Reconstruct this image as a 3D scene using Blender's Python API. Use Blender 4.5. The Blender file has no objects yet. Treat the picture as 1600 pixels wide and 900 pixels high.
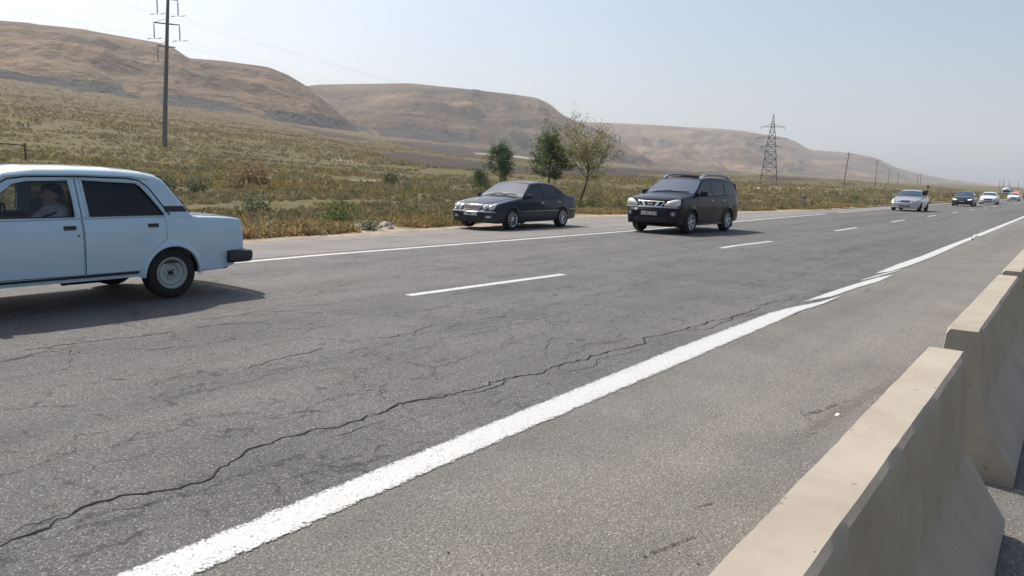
import bpy, bmesh, math, random
import numpy as np
from math import sin, cos, tan, atan2, sqrt, pi, radians, degrees
from mathutils import Vector, Matrix
random.seed(7); rng = np.random.default_rng(7)
SC = bpy.context.scene
COL = SC.collection

# ------------------------------------------------------------------ camera, sky, sun, exposure
FPX, VPX, VPY, ROLL, CAMH = 1170.0, 1682.0, 303.5, 1.8, 1.52
def _basis():
    r = radians(ROLL)
    d = lambda x, y: np.array([x-800, -(y-450), -FPX]) / np.linalg.norm([x-800, y-450, FPX])
    a = d(VPX, VPY); b = d(VPX-1000*cos(r), VPY-1000*sin(r))
    up = np.cross(a, b); up /= np.linalg.norm(up)
    if up[1] < 0: up = -up
    return np.array([a, np.cross(up, a), up])      # rows: world axes (X along the road, Y left of it, Z up)
MB_ = _basis()
cd = bpy.data.cameras.new('camera'); cam = bpy.data.objects.new('camera', cd); COL.objects.link(cam)
m4 = Matrix(MB_.tolist()).to_4x4(); m4.translation = (0, 0, CAMH); cam.matrix_world = m4
cd.sensor_width = 36; cd.lens = FPX/1600*36; cd.clip_start = .05; cd.clip_end = 30000
SC.camera = cam

SUN_AZ, SUN_EL = 80.0, 52.0       # azimuth measured from +X towards +Y
w = bpy.data.worlds.new('World'); SC.world = w; w.use_nodes = True
nt = w.node_tree; bg = nt.nodes['Background']
sky = nt.nodes.new('ShaderNodeTexSky'); sky.sky_type = 'NISHITA'; sky.sun_disc = False
sky.sun_elevation = radians(SUN_EL); sky.sun_rotation = radians(90-SUN_AZ)
sky.air_density = 1.0; sky.dust_density = 3.6; sky.ozone_density = 1.2; sky.altitude = 50
nt.links.new(sky.outputs[0], bg.inputs[0]); bg.inputs[1].default_value = .12
sl = bpy.data.lights.new('sun', 'SUN'); sl.energy = 4.2; sl.angle = radians(.6); sl.color = (1, .95, .87)
so = bpy.data.objects.new('sun', sl); COL.objects.link(so)
sd = Vector((cos(radians(SUN_EL))*cos(radians(SUN_AZ)), cos(radians(SUN_EL))*sin(radians(SUN_AZ)), sin(radians(SUN_EL))))
so.rotation_euler = sd.to_track_quat('Z', 'Y').to_euler()
SC.view_settings.view_transform = 'Standard'; SC.view_settings.look = 'None'
SC.view_settings.exposure = 0.32; SC.view_settings.gamma = 1.0
SC.render.engine = 'CYCLES'
SC.cycles.use_denoising = True
SC.cycles.volume_bounces = 1; SC.cycles.max_bounces = 8; SC.cycles.transparent_max_bounces = 12

def gpt(x, y, z=0.0):                # photo measurement -> point on a level plane
    v = MB_ @ np.array([x-800, -(y-450), -FPX]); t = (z-CAMH)/v[2]
    return v[0]*t, v[1]*t
def azel(x, y):
    v = MB_ @ np.array([x-800, -(y-450), -FPX]); h = sqrt(v[0]**2+v[1]**2)
    return degrees(atan2(v[1], v[0])), v[2]/h

# ------------------------------------------------------------------ helpers
def tag(o, label=None, cat=None, group=None, kind=None):
    if label: o['label'] = label
    if cat: o['category'] = cat
    if group: o['group'] = group
    if kind: o['kind'] = kind
    return o
def empty(name, loc=(0,0,0), rz=0, parent=None, **k):
    o = bpy.data.objects.new(name, None); COL.objects.link(o); o.location = loc; o.rotation_euler = (0,0,rz)
    o.empty_display_size = .1
    if parent: o.parent = parent
    return tag(o, **k)
class MB:
    def __init__(s): s.v = []; s.f = []; s.m = []; s.sm = []
    def add(s, v, f, m=0, smooth=True):
        b = len(s.v); s.v += [tuple(map(float, p)) for p in v]
        for q in f: s.f.append([i+b for i in q]); s.m.append(m); s.sm.append(smooth)
    def box(s, x0, x1, y0, y1, z0, z1, m=0, bev=0):
        if bev:
            bm = bmesh.new(); bmesh.ops.create_cube(bm, size=1)
            for q in bm.verts: q.co = ((x0+x1)/2+q.co.x*(x1-x0), (y0+y1)/2+q.co.y*(y1-y0), (z0+z1)/2+q.co.z*(z1-z0))
            bmesh.ops.bevel(bm, geom=bm.edges[:], offset=bev, segments=2, affect='EDGES', profile=.5)
            bm.verts.index_update()
            s.add([q.co for q in bm.verts], [[q.index for q in f.verts] for f in bm.faces], m); bm.free(); return
        v = [(x,y,z) for x in (x0,x1) for y in (y0,y1) for z in (z0,z1)]
        s.add(v, [(0,1,3,2),(4,6,7,5),(0,4,5,1),(2,3,7,6),(0,2,6,4),(1,5,7,3)], m, False)
    def tube(s, pts, rad, n=8, m=0, cap=True):
        pts = [Vector(p) for p in pts]
        if not hasattr(rad, '__len__'): rad = [rad]*len(pts)
        v = []; f = []; pu = None
        for i, p in enumerate(pts):
            d = (pts[min(i+1, len(pts)-1)]-pts[max(i-1, 0)]).normalized()
            if pu is None: pu = d.orthogonal().normalized()
            u = (pu - d*pu.dot(d)).normalized(); pu = u; w_ = d.cross(u)
            for k in range(n):
                a = 2*pi*k/n; v.append(p+(u*cos(a)+w_*sin(a))*rad[i])
        for i in range(len(pts)-1):
            for k in range(n): f.append((i*n+k, i*n+(k+1)%n, (i+1)*n+(k+1)%n, (i+1)*n+k))
        if cap: f += [tuple(range(n-1, -1, -1)), tuple(range((len(pts)-1)*n, len(pts)*n))]
        s.add(v, f, m)
    def lathe(s, prof, n=32, axis='y', c=(0,0,0), m=0):   # prof: (radius, along-axis)
        v = []; f = []
        for r, h in prof:
            for k in range(n):
                a = 2*pi*k/n
                if axis == 'y': v.append((c[0]+r*cos(a), c[1]+h, c[2]+r*sin(a)))
                elif axis == 'z': v.append((c[0]+r*cos(a), c[1]+r*sin(a), c[2]+h))
                else: v.append((c[0]+h, c[1]+r*cos(a), c[2]+r*sin(a)))
        for i in range(len(prof)-1):
            for k in range(n): f.append((i*n+k, i*n+(k+1)%n, (i+1)*n+(k+1)%n, (i+1)*n+k))
        s.add(v, f, m)
    def ico(s, c, r, sub=2, m=0, sc=(1,1,1)):
        bm = bmesh.new(); bmesh.ops.create_icosphere(bm, subdivisions=sub, radius=r); bm.verts.index_update()
        s.add([(c[0]+q.co.x*sc[0], c[1]+q.co.y*sc[1], c[2]+q.co.z*sc[2]) for q in bm.verts], [[q.index for q in f.verts] for f in bm.faces], m); bm.free()
    def build(s, name, mats, parent=None, ang=35, merge=True, recalc=True):
        me = bpy.data.meshes.new(name); me.from_pydata(s.v, [], s.f)
        if not isinstance(mats, (list, tuple)): mats = [mats]
        for m in mats: me.materials.append(m)
        me.polygons.foreach_set('material_index', s.m); me.polygons.foreach_set('use_smooth', s.sm)
        if merge or recalc:
            bm = bmesh.new(); bm.from_mesh(me)
            if merge:
                bmesh.ops.remove_doubles(bm, verts=bm.verts, dist=1e-4)
                bmesh.ops.dissolve_degenerate(bm, edges=bm.edges, dist=1e-5)
            if recalc: bmesh.ops.recalc_face_normals(bm, faces=bm.faces)
            bm.to_mesh(me); bm.free()
        me.update()
        if ang: me.set_sharp_from_angle(angle=radians(ang))
        o = bpy.data.objects.new(name, me); COL.objects.link(o)
        if parent: o.parent = parent
        return o
def np_mesh(name, V, F, mats, parent=None, smooth=True, mi=None, attrs=None):
    me = bpy.data.meshes.new(name); V = np.asarray(V, np.float32); F = np.asarray(F, np.int32); k = F.shape[1]
    me.vertices.add(len(V)); me.vertices.foreach_set('co', V.ravel())
    me.loops.add(F.size); me.loops.foreach_set('vertex_index', F.ravel())
    me.polygons.add(len(F)); me.polygons.foreach_set('loop_start', np.arange(0, F.size, k, dtype=np.int32))
    me.update(calc_edges=True)
    me.polygons.foreach_set('use_smooth', np.full(len(F), smooth))
    if mi is not None: me.polygons.foreach_set('material_index', np.asarray(mi, np.int32))
    for n_, a in (attrs or {}).items():
        if a.ndim == 1: at = me.attributes.new(n_, 'FLOAT', 'POINT'); at.data.foreach_set('value', a.astype(np.float32))
        else:
            at = me.attributes.new(n_, 'FLOAT_COLOR', 'POINT'); at.data.foreach_set('color', np.c_[a, np.ones(len(a))].astype(np.float32).ravel())
    for m in (mats if isinstance(mats, (list, tuple)) else [mats]): me.materials.append(m)
    o = bpy.data.objects.new(name, me); COL.objects.link(o)
    if parent: o.parent = parent
    return o
def grid_faces(nu, nv):
    i = np.arange(nu-1)[:, None]*nv + np.arange(nv-1)[None, :]
    return np.stack([i, i+nv, i+nv+1, i+1], -1).reshape(-1, 4)
def copy_tree(o, parent=None):
    c = o.copy(); COL.objects.link(c)
    if parent: c.parent = parent
    for ch in [x for x in bpy.data.objects if x.parent == o]: copy_tree(ch, c)
    return c
_perm = rng.random((257, 257))
def vnoise(x, y):
    xi = np.floor(x).astype(int); yi = np.floor(y).astype(int); fx = x-xi; fy = y-yi
    fx = fx*fx*(3-2*fx); fy = fy*fy*(3-2*fy); g = lambda a, b: _perm[a % 256, b % 256]
    return (g(xi,yi)*(1-fx)+g(xi+1,yi)*fx)*(1-fy)+(g(xi,yi+1)*(1-fx)+g(xi+1,yi+1)*fx)*fy
def fbm(x, y, o=4, ridged=False):
    x = np.asarray(x, float); y = np.asarray(y, float); s = 0; a = .5
    for i in range(o):
        n_ = vnoise(x*2**i+i*17.3, y*2**i+i*31.7)
        if ridged: n_ = 1-abs(2*n_-1)
        s = s+a*n_; a *= .5
    return s

# ------------------------------------------------------------------ materials
def mat(name):
    m = bpy.data.materials.new(name); m.use_nodes = True
    return m, m.node_tree, m.node_tree.nodes['Principled BSDF']
def N(nt_, typ, ins=None, **kw):
    n_ = nt_.nodes.new(typ)
    for k, v in kw.items(): setattr(n_, k, v)
    for k, v in (ins or {}).items():
        if isinstance(v, bpy.types.NodeSocket): nt_.links.new(v, n_.inputs[k])
        else: n_.inputs[k].default_value = v
    return n_
def noise(nt_, vec, scale, detail=4, rough=.55, dist=0):
    return N(nt_, 'ShaderNodeTexNoise', {'Vector': vec, 'Scale': scale, 'Detail': detail, 'Roughness': rough, 'Distortion': dist})
def ramp(nt_, fac, stops):
    r = N(nt_, 'ShaderNodeValToRGB', {'Fac': fac}); e = r.color_ramp.elements
    while len(e) < len(stops): e.new(.5)
    for i, (p, c) in enumerate(stops): e[i].position = p; e[i].color = (*c, 1) if len(c) == 3 else c
    return r
def mixc(nt_, f, a, b, mode='MIX'):
    n_ = nt_.nodes.new('ShaderNodeMix'); n_.data_type = 'RGBA'; n_.blend_type = mode
    for i, v in ((0, f), (6, a), (7, b)):
        if isinstance(v, bpy.types.NodeSocket): nt_.links.new(v, n_.inputs[i])
        else: n_.inputs[i].default_value = v if i == 0 else (*v, 1)
    return n_.outputs[2]
def math_(nt_, op, a, b=0.0, clamp=False):
    n_ = nt_.nodes.new('ShaderNodeMath'); n_.operation = op; n_.use_clamp = clamp
    for i, v in ((0, a), (1, b)):
        if isinstance(v, bpy.types.NodeSocket): nt_.links.new(v, n_.inputs[i])
        else: n_.inputs[i].default_value = v
    return n_.outputs[0]
def objco(nt_): return nt_.nodes.new('ShaderNodeTexCoord').outputs['Object']
def simple(name, col, rough=.5, metal=0, coat=0, var=.12, vs=6, bump=0, bs=60, spec=.5):
    m, t, b = mat(name); co = objco(t); n_ = noise(t, co, vs, 5)
    b.inputs['Roughness'].default_value = rough; b.inputs['Metallic'].default_value = metal
    b.inputs['Coat Weight'].default_value = coat; b.inputs['Coat Roughness'].default_value = .06
    b.inputs['Specular IOR Level'].default_value = spec
    t.links.new(mixc(t, n_.outputs[0], tuple(c*(1-var) for c in col), tuple(min(1, c*(1+var)) for c in col)), b.inputs['Base Color'])
    if bump:
        bn = N(t, 'ShaderNodeBump', {'Height': noise(t, co, bs, 4).outputs[0], 'Strength': bump, 'Distance': .01})
        t.links.new(bn.outputs[0], b.inputs['Normal'])
    return m
def paint(name, col, metal=.0, rough=.32, dust=.12, coat=1.0):
    m, t, b = mat(name); co = objco(t)
    n1 = noise(t, co, 2.3, 5); sep = N(t, 'ShaderNodeSeparateXYZ', {0: co})
    low = math_(t, 'SUBTRACT', .75, sep.outputs[2], True)      # road dust settles low on the body
    f = math_(t, 'MULTIPLY', math_(t, 'ADD', math_(t, 'MULTIPLY', n1.outputs[0], .5), low, True), dust*1.6, True)
    t.links.new(mixc(t, f, col, (.30, .26, .21)), b.inputs['Base Color'])
    b.inputs['Metallic'].default_value = metal
    t.links.new(math_(t, 'ADD', rough, math_(t, 'MULTIPLY', f, .6)), b.inputs['Roughness'])
    b.inputs['Coat Weight'].default_value = coat; b.inputs['Coat Roughness'].default_value = .04; b.inputs['Coat IOR'].default_value = 1.36; b.inputs['Specular IOR Level'].default_value = .12
    return m
def glass_tint(name, col=(.012,.014,.018), rough=.04, spec=.3):
    m, t, b = mat(name); b.inputs['Base Color'].default_value = (*col, 1)
    n_ = noise(t, objco(t), 3, 4)
    t.links.new(math_(t, 'ADD', rough, math_(t, 'MULTIPLY', n_.outputs[0], .05)), b.inputs['Roughness'])
    b.inputs['IOR'].default_value = 1.6; b.inputs['Specular IOR Level'].default_value = spec; return m
def glass_clear(name, tint=(.5,.55,.55)):
    m, t, b = mat(name); out = t.nodes['Material Output']
    tr = N(t, 'ShaderNodeBsdfTransparent', {'Color': (*tint, 1)}); gl = N(t, 'ShaderNodeBsdfGlossy', {'Color': (1,1,1,1), 'Roughness': .03})
    fr = N(t, 'ShaderNodeFresnel', {'IOR': 1.45}); mx = N(t, 'ShaderNodeMixShader', {0: fr.outputs[0], 1: tr.outputs[0], 2: gl.outputs[0]})
    t.links.new(mx.outputs[0], out.inputs[0]); return m
M = {}
M['chrome'] = simple('chrome', (.75,.76,.78), .15, 1, var=.05); M['bar'] = simple('grille_bar_grey', (.16,.17,.19), .5, .3, var=.05); M['dchrome'] = simple('dull_chrome', (.42,.43,.45), .3, 1, var=.05)
M['tyre'] = simple('tyre_rubber', (.022,.021,.021), .85, bump=.3, bs=90, spec=.3)
M['blackp'] = simple('black_plastic', (.018,.018,.02), .55)
M['under'] = simple('underbody_black', (.012,.012,.012), .9, spec=.2)
M['seal'] = simple('rubber_seal', (.012,.012,.013), .7)
M['white'] = simple('plate_white', (.75,.75,.74), .4, var=.04)
M['ink'] = simple('plate_ink', (.01,.01,.012), .5)
M['silver_rim'] = simple('alloy_silver', (.55,.56,.58), .3, .7, var=.05)
M['dark_rim'] = simple('alloy_dark', (.03,.03,.035), .3, .4)
M['steel_rim'] = simple('steel_rim_grey', (.36,.40,.38), .5, 0, var=.1, vs=12)
M['tint'] = glass_tint('tinted_glass'); M['wind'] = glass_tint('windscreen_glass', (.035,.065,.11), .03, .6)  # windscreen: reflected sky is put into the blue base colour
M['clear'] = glass_clear('side_glass', (.74,.78,.79)); M['dclear'] = glass_clear('dark_film_glass', (.13,.14,.17))
M['lens'] = simple('headlamp_lens', (.50,.51,.50), .12, .25, coat=1, var=.25, vs=25)
M['redlens'] = simple('tail_lamp_red', (.35,.02,.015), .2, coat=1)
M['orlens'] = simple('indicator_orange', (.6,.2,.03), .2, coat=1)
M['seat'] = simple('seat_cloth', (.06,.055,.055), .9)
M['skin'] = simple('skin', (.42,.25,.18), .5, var=.06)
M['hair'] = simple('hair_dark', (.02,.015,.012), .6)
M['shirt'] = simple('shirt_pale', (.55,.58,.62), .8, var=.08)
M['darkcloth'] = simple('dark_jacket', (.035,.03,.032), .85)
M['denim'] = simple('trousers_dark', (.04,.045,.06), .85)

def asphalt_mat(name, c0, c1, light, stain, patch=(.86, 1.16), web=False):
    m, t, b = mat(name); co = objco(t)
    v = N(t, 'ShaderNodeTexVoronoi', {'Vector': co, 'Scale': 150.0})
    sepc = N(t, 'ShaderNodeSeparateColor', {0: v.outputs['Color']})
    n0 = noise(t, co, 85, 6, .8); n1 = noise(t, co, 1.1, 6, .6); n2 = noise(t, co, .09, 4)
    base = ramp(t, sepc.outputs[0], [(0, c0), (.55, c1), (.90, tuple(c*1.2 for c in c1)), (.99, light)]).outputs[0]
    base = mixc(t, .75, base, ramp(t, n0.outputs[0], [(.36, (.22,.22,.22)), (.48, (.92,.92,.92)), (.66, (1.7,1.7,1.7))]).outputs[0], 'MULTIPLY')
    base = mixc(t, 1.0, base, ramp(t, n1.outputs[0], [(.3, (patch[0],)*3), (.7, (patch[1],)*3)]).outputs[0], 'MULTIPLY')
    # long wheel-path bands along the road
    mp = N(t, 'ShaderNodeMapping', {'Vector': co, 'Scale': (.035, .9, 1)}); n3 = noise(t, mp.outputs[0], 1.0, 5, .6)
    base = mixc(t, 1.0, base, ramp(t, n3.outputs[0], [(.3, (.76,.76,.78)), (.5, (1,1,1)), (.7, (1.2,1.18,1.15))]).outputs[0], 'MULTIPLY')
    st = ramp(t, n2.outputs[0], [(.5, (0,0,0)), (.75, (1,1,1))]).outputs[0]
    base = mixc(t, math_(t, 'MULTIPLY', st, .5), base, stain)
    if web:
        for sc_, wd_, lo_, hi_, sq in ((1.5, .016, .49, .56, (.55,1,1)), (3.6, .020, .53, .585, (.8,1,1)), (.45, .007, .40, .46, (.5,1.2,1))):
            wn = noise(t, co, 2.2*sc_, 6, .75); wv = N(t, 'ShaderNodeVectorMath', {0: N(t, 'ShaderNodeVectorMath', {0: wn.outputs[1], 1: (.5,.5,.5)}, operation='SUBTRACT').outputs[0], 'Scale': .55/sc_}, operation='SCALE')
            cv = N(t, 'ShaderNodeMapping', {'Vector': N(t, 'ShaderNodeVectorMath', {0: co, 1: wv.outputs[0]}, operation='ADD').outputs[0], 'Scale': sq})
            vo = N(t, 'ShaderNodeTexVoronoi', {'Vector': cv.outputs[0], 'Scale': sc_}, feature='DISTANCE_TO_EDGE')
            msk = ramp(t, noise(t, mp.outputs[0], 3.1*sc_**.5, 5, .65).outputs[0], [(lo_, (0,0,0)), (hi_, (1,1,1))]).outputs[0]
            ln = math_(t, 'SUBTRACT', 1.0, math_(t, 'DIVIDE', vo.outputs['Distance'], math_(t, 'MULTIPLY', noise(t, co, 9, 3).outputs[0], wd_*2*sc_**.5)), True)
            base = mixc(t, math_(t, 'MULTIPLY', math_(t, 'MULTIPLY', ln, msk), .85, True), base, (.018,.017,.016))
    t.links.new(base, b.inputs['Base Color']); b.inputs['Roughness'].default_value = .82; b.inputs['Specular IOR Level'].default_value = .35
    h = math_(t, 'ADD', math_(t, 'MULTIPLY', v.outputs['Distance'], -.6), math_(t, 'MULTIPLY', n0.outputs[0], 1.2))
    bn = N(t, 'ShaderNodeBump', {'Height': h, 'Strength': .9, 'Distance': .006}); t.links.new(bn.outputs[0], b.inputs['Normal'])
    return m
M['road'] = asphalt_mat('asphalt_road', (.066,.065,.065), (.115,.112,.108), (.30,.29,.27), (.115,.112,.106), web=True)
M['shoulder'] = asphalt_mat('asphalt_shoulder', (.108,.103,.092), (.172,.163,.146), (.34,.32,.29), (.185,.173,.152))
M['oldroad'] = asphalt_mat('asphalt_verge', (.118,.113,.104), (.19,.18,.165), (.36,.34,.31), (.22,.20,.175))
def marking_mat():
    m, t, b = mat('road_marking_paint'); co = objco(t); out = t.nodes['Material Output']
    e = N(t, 'ShaderNodeAttribute', attribute_name='edge').outputs['Fac']
    n0 = noise(t, co, 75, 6, .8); n1 = noise(t, co, 5, 5, .7)
    t.links.new(mixc(t, n1.outputs[0], (.44,.44,.435), (.58,.58,.57)), b.inputs['Base Color']); b.inputs['Roughness'].default_value = .6
    bn = N(t, 'ShaderNodeBump', {'Height': n0.outputs[0], 'Strength': .6, 'Distance': .004}); t.links.new(bn.outputs[0], b.inputs['Normal'])
    th = math_(t, 'ADD', .405, math_(t, 'MULTIPLY', math_(t, 'POWER', e, 6.0), .15))
    th = math_(t, 'ADD', th, math_(t, 'MULTIPLY', math_(t, 'SUBTRACT', n1.outputs[0], .5), .10))
    hole = math_(t, 'LESS_THAN', n0.outputs[0], th)
    tr = N(t, 'ShaderNodeBsdfTransparent')
    mx = N(t, 'ShaderNodeMixShader', {0: hole, 1: b.outputs[0], 2: tr.outputs[0]}); t.links.new(mx.outputs[0], out.inputs[0]); return m
M['mark'] = marking_mat()
M['crack'] = simple('crack_dark', (.016,.015,.015), .95, spec=.1)
def concrete_mat():
    m, t, b = mat('painted_concrete'); co = objco(t)
    n0 = noise(t, co, 3, 6, .6); n1 = noise(t, co, 55, 5, .6); n2 = noise(t, co, 14, 3)
    c = ramp(t, n0.outputs[0], [(.3, (.315,.272,.214)), (.55, (.365,.32,.256)), (.75, (.405,.36,.295))]).outputs[0]
    mpd = N(t, 'ShaderNodeMapping', {'Vector': co, 'Scale': (9, 9, .9)}); nd = noise(t, mpd.outputs[0], 1.0, 5, .7)
    c = mixc(t, .22, c, ramp(t, nd.outputs[0], [(.33, (.72,.70,.67)), (.5, (1,1,1)), (.7, (1.08,1.07,1.05))]).outputs[0], 'MULTIPLY')
    sz = N(t, 'ShaderNodeSeparateXYZ', {0: co}); low = math_(t, 'MULTIPLY', math_(t, 'SUBTRACT', .16, sz.outputs[2], True), 4.0, True)
    c = mixc(t, math_(t, 'MULTIPLY', low, n1.outputs[0]), c, (.17,.145,.115))
    pit = noise(t, co, 38, 2, .5); c = mixc(t, math_(t, 'MULTIPLY', math_(t, 'LESS_THAN', pit.outputs[0], .27), .75), c, (.12,.10,.085))
    sp = math_(t, 'LESS_THAN', n2.outputs[0], .27); c = mixc(t, math_(t, 'MULTIPLY', sp, .6), c, (.14,.12,.10))
    t.links.new(c, b.inputs['Base Color']); b.inputs['Roughness'].default_value = .75
    h = math_(t, 'ADD', math_(t, 'MULTIPLY', n1.outputs[0], .4), n2.outputs[0])
    bn = N(t, 'ShaderNodeBump', {'Height': h, 'Strength': .35, 'Distance': .006}); t.links.new(bn.outputs[0], b.inputs['Normal']); return m
M['conc'] = concrete_mat()
def ground_mat():
    m, t, b = mat('dry_steppe_soil'); co = objco(t)
    clay = N(t, 'ShaderNodeAttribute', attribute_name='clay').outputs['Fac']; up = N(t, 'ShaderNodeAttribute', attribute_name='upper').outputs['Fac']
    verge = N(t, 'ShaderNodeAttribute', attribute_name='verge').outputs['Fac']; pale = N(t, 'ShaderNodeAttribute', attribute_name='pale').outputs['Fac']
    na = noise(t, co, .02, 6, .6); nb = noise(t, co, .25, 6, .65); nc = noise(t, co, 3.5, 6, .7)
    grass = ramp(t, nb.outputs[0], [(.32, (.07,.064,.028)), (.47, (.13,.108,.048)), (.60, (.11,.10,.042)), (.72, (.18,.142,.072))]).outputs[0]
    brown = ramp(t, nb.outputs[0], [(.32, (.065,.05,.024)), (.5, (.115,.087,.040)), (.66, (.165,.125,.062))]).outputs[0]
    c = mixc(t, math_(t, 'ADD', math_(t, 'MULTIPLY', up, .85), math_(t, 'MULTIPLY', math_(t, 'SUBTRACT', na.outputs[0], .45), 1.4), True), grass, brown)
    c = mixc(t, math_(t, 'MULTIPLY', 1.0, clay, True), c, ramp(t, nb.outputs[0], [(.3, (.042,.034,.028)), (.7, (.072,.057,.045))]).outputs[0])
    c = mixc(t, pale, c, (.50,.44,.33))
    c = mixc(t, verge, c, ramp(t, nc.outputs[0], [(.35, (.24,.19,.135)), (.6, (.42,.345,.255))]).outputs[0])
    c = mixc(t, .55, c, ramp(t, nc.outputs[0], [(.32, (.55,.55,.55)), (.5, (1,1,1)), (.7, (1.35,1.35,1.35))]).outputs[0], 'MULTIPLY')
    t.links.new(c, b.inputs['Base Color']); b.inputs['Roughness'].default_value = .95; b.inputs['Specular IOR Level'].default_value = .15
    h = math_(t, 'ADD', nb.outputs[0], math_(t, 'MULTIPLY', nc.outputs[0], .12))
    bn = N(t, 'ShaderNodeBump', {'Height': h, 'Strength': .8, 'Distance': .9}); t.links.new(bn.outputs[0], b.inputs['Normal']); return m
M['ground'] = ground_mat()
def hill_mat():
    m, t, b = mat('eroded_hill'); co = objco(t)
    s = N(t, 'ShaderNodeAttribute', attribute_name='slope_pos').outputs['Fac']; gul = N(t, 'ShaderNodeAttribute', attribute_name='gully').outputs['Fac']
    clay = N(t, 'ShaderNodeAttribute', attribute_name='clay').outputs['Fac']
    na = noise(t, co, .006, 7, .62, .6); nb = noise(t, co, .05, 6, .65)
    mp = N(t, 'ShaderNodeMapping', {'Vector': co, 'Scale': (.002, .002, .05)}); ns = noise(t, mp.outputs[0], 1.0, 5, .6, .4)
    c = ramp(t, na.outputs[0], [(.32, (.085,.066,.048)), (.44, (.15,.108,.072)), (.55, (.205,.142,.088)), (.68, (.28,.195,.12))]).outputs[0]
    c = mixc(t, .7, c, ramp(t, ns.outputs[0], [(.38, (.62,.64,.66)), (.5, (1,1,1)), (.6, (1.25,1.18,1.08))]).outputs[0], 'MULTIPLY')
    c = mixc(t, math_(t, 'MULTIPLY', gul, .8), c, (.068,.059,.05))
    c = mixc(t, math_(t, 'MULTIPLY', math_(t, 'SUBTRACT', nb.outputs[0], .42, True), 1.1), c, (.095,.092,.062))
    c = mixc(t, clay, c, ramp(t, nb.outputs[0], [(.3, (.055,.052,.05)), (.7, (.085,.078,.07))]).outputs[0])
    t.links.new(c, b.inputs['Base Color']); b.inputs['Roughness'].default_value = .95; b.inputs['Specular IOR Level'].default_value = .1
    bn = N(t, 'ShaderNodeBump', {'Height': math_(t, 'ADD', nb.outputs[0], na.outputs[0]), 'Strength': .9, 'Distance': 14.0}); t.links.new(bn.outputs[0], b.inputs['Normal']); return m
M['hill'] = hill_mat()
M['bark'] = simple('bark', (.10,.075,.05), .9, var=.35, vs=20, bump=.5, bs=40)
def leaf_mat(name, attr=True, col=(.06,.09,.03)):
    m, t, b = mat(name); out = t.nodes['Material Output']
    c = N(t, 'ShaderNodeAttribute', attribute_name='tone').outputs['Color']
    t.links.new(c, b.inputs['Base Color']); b.inputs['Roughness'].default_value = .65; b.inputs['Specular IOR Level'].default_value = .25
    tl = N(t, 'ShaderNodeBsdfTranslucent', {'Color': c}); mx = N(t, 'ShaderNodeMixShader', {0: .35, 1: b.outputs[0], 2: tl.outputs[0]})
    t.links.new(mx.outputs[0], out.inputs[0]); return m
M['leaf'] = leaf_mat('leaf')
M['pole_conc'] = simple('weathered_concrete_pole', (.17,.16,.15), .85, var=.2, vs=2)
M['steel'] = simple('galvanised_steel_dark', (.09,.09,.095), .6, .3)
M['wood'] = simple('weathered_wood', (.10,.085,.07), .9)
M['insul'] = simple('insulator_glass', (.16,.19,.20), .25, coat=.5)
M['wire'] = simple('aluminium_wire', (.22,.22,.23), .5, .4)
M['stone'] = simple('pale_stone', (.34,.30,.25), .9, var=.3, vs=15, bump=.5)
M['dark_stone'] = simple('brown_clod', (.10,.075,.055), .9, var=.3, vs=15)
M['paper'] = simple('paper_scrap', (.8,.8,.8), .7)

# ------------------------------------------------------------------ terrain
FIELD = [(-500,75,480),(-200,108,480),(0,134,500),(130,150,520),(250,166,560),(400,186,620),(540,207,720),(700,226,820),(850,243,920),(1000,261,1100),(1200,271,1400),(1400,285,1800),(1530,291,2200),(1600,296,2600),(1655,300,3400)]
_fa = [azel(x, y) for x, y, r in FIELD]
_faz = np.array([a[0] for a in _fa])[::-1]; _fte = np.array([a[1] for a in _fa])[::-1]; _fr = np.array([r for *_, r in FIELD], float)[::-1]
YB = 14.6
def field_z(X, Y, detail=True):
    X = np.asarray(X, float); Y = np.asarray(Y, float); r = np.hypot(X, Y); az = np.degrees(np.arctan2(Y, X))
    r1 = np.interp(az, _faz, _fr); te = np.interp(az, _faz, _fte); z1 = CAMH+r1*te
    Y1 = np.maximum(r1*np.sin(np.radians(np.clip(az, .6, 180))), YB+20); t = np.clip((Y-YB)/(Y1-YB), 0, 1.6)
    z = z1*t**1.35
    if detail:
        k = np.clip((Y-YB-1)/40, 0, 1)
        z = z+k*((fbm(X/23, Y/23, 4)-.47)*1.1*np.clip(r/80, .4, 4)*.55 + (fbm(X/140+9, Y/140, 3)-.45)*r*.018*np.clip((1-t)*3, 0, 1))
    return z - .085 - .02*(Y <= YB) - np.where((Y > YB-.1), .02, 0)
def inpoly(px, py, poly):
    ins = np.zeros(px.shape, bool); n_ = len(poly)
    for i in range(n_):
        x0, y0 = poly[i]; x1, y1 = poly[(i+1) % n_]
        c = ((y0 > py) != (y1 > py)) & (px < (x1-x0)*(py-y0)/((y1-y0)+1e-12)+x0); ins ^= c
    return ins
def survey(P):       # bearings of terrain points as seen from the roadside survey position
    q = (P-np.array([0,0,CAMH]))@MB_; d = np.maximum(-q[..., 2], 1e-3)
    return 800+FPX*q[..., 0]/d, 450-FPX*q[..., 1]/d
def clay_mask(P, polys, jit=3.0):
    px, py = survey(P); j = (fbm(px/14, py/5, 4)-.47)*jit*2; m_ = np.zeros(px.shape)
    for pl in polys: m_ = np.maximum(m_, inpoly(px+j*2, py+j, pl))
    return m_
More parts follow.
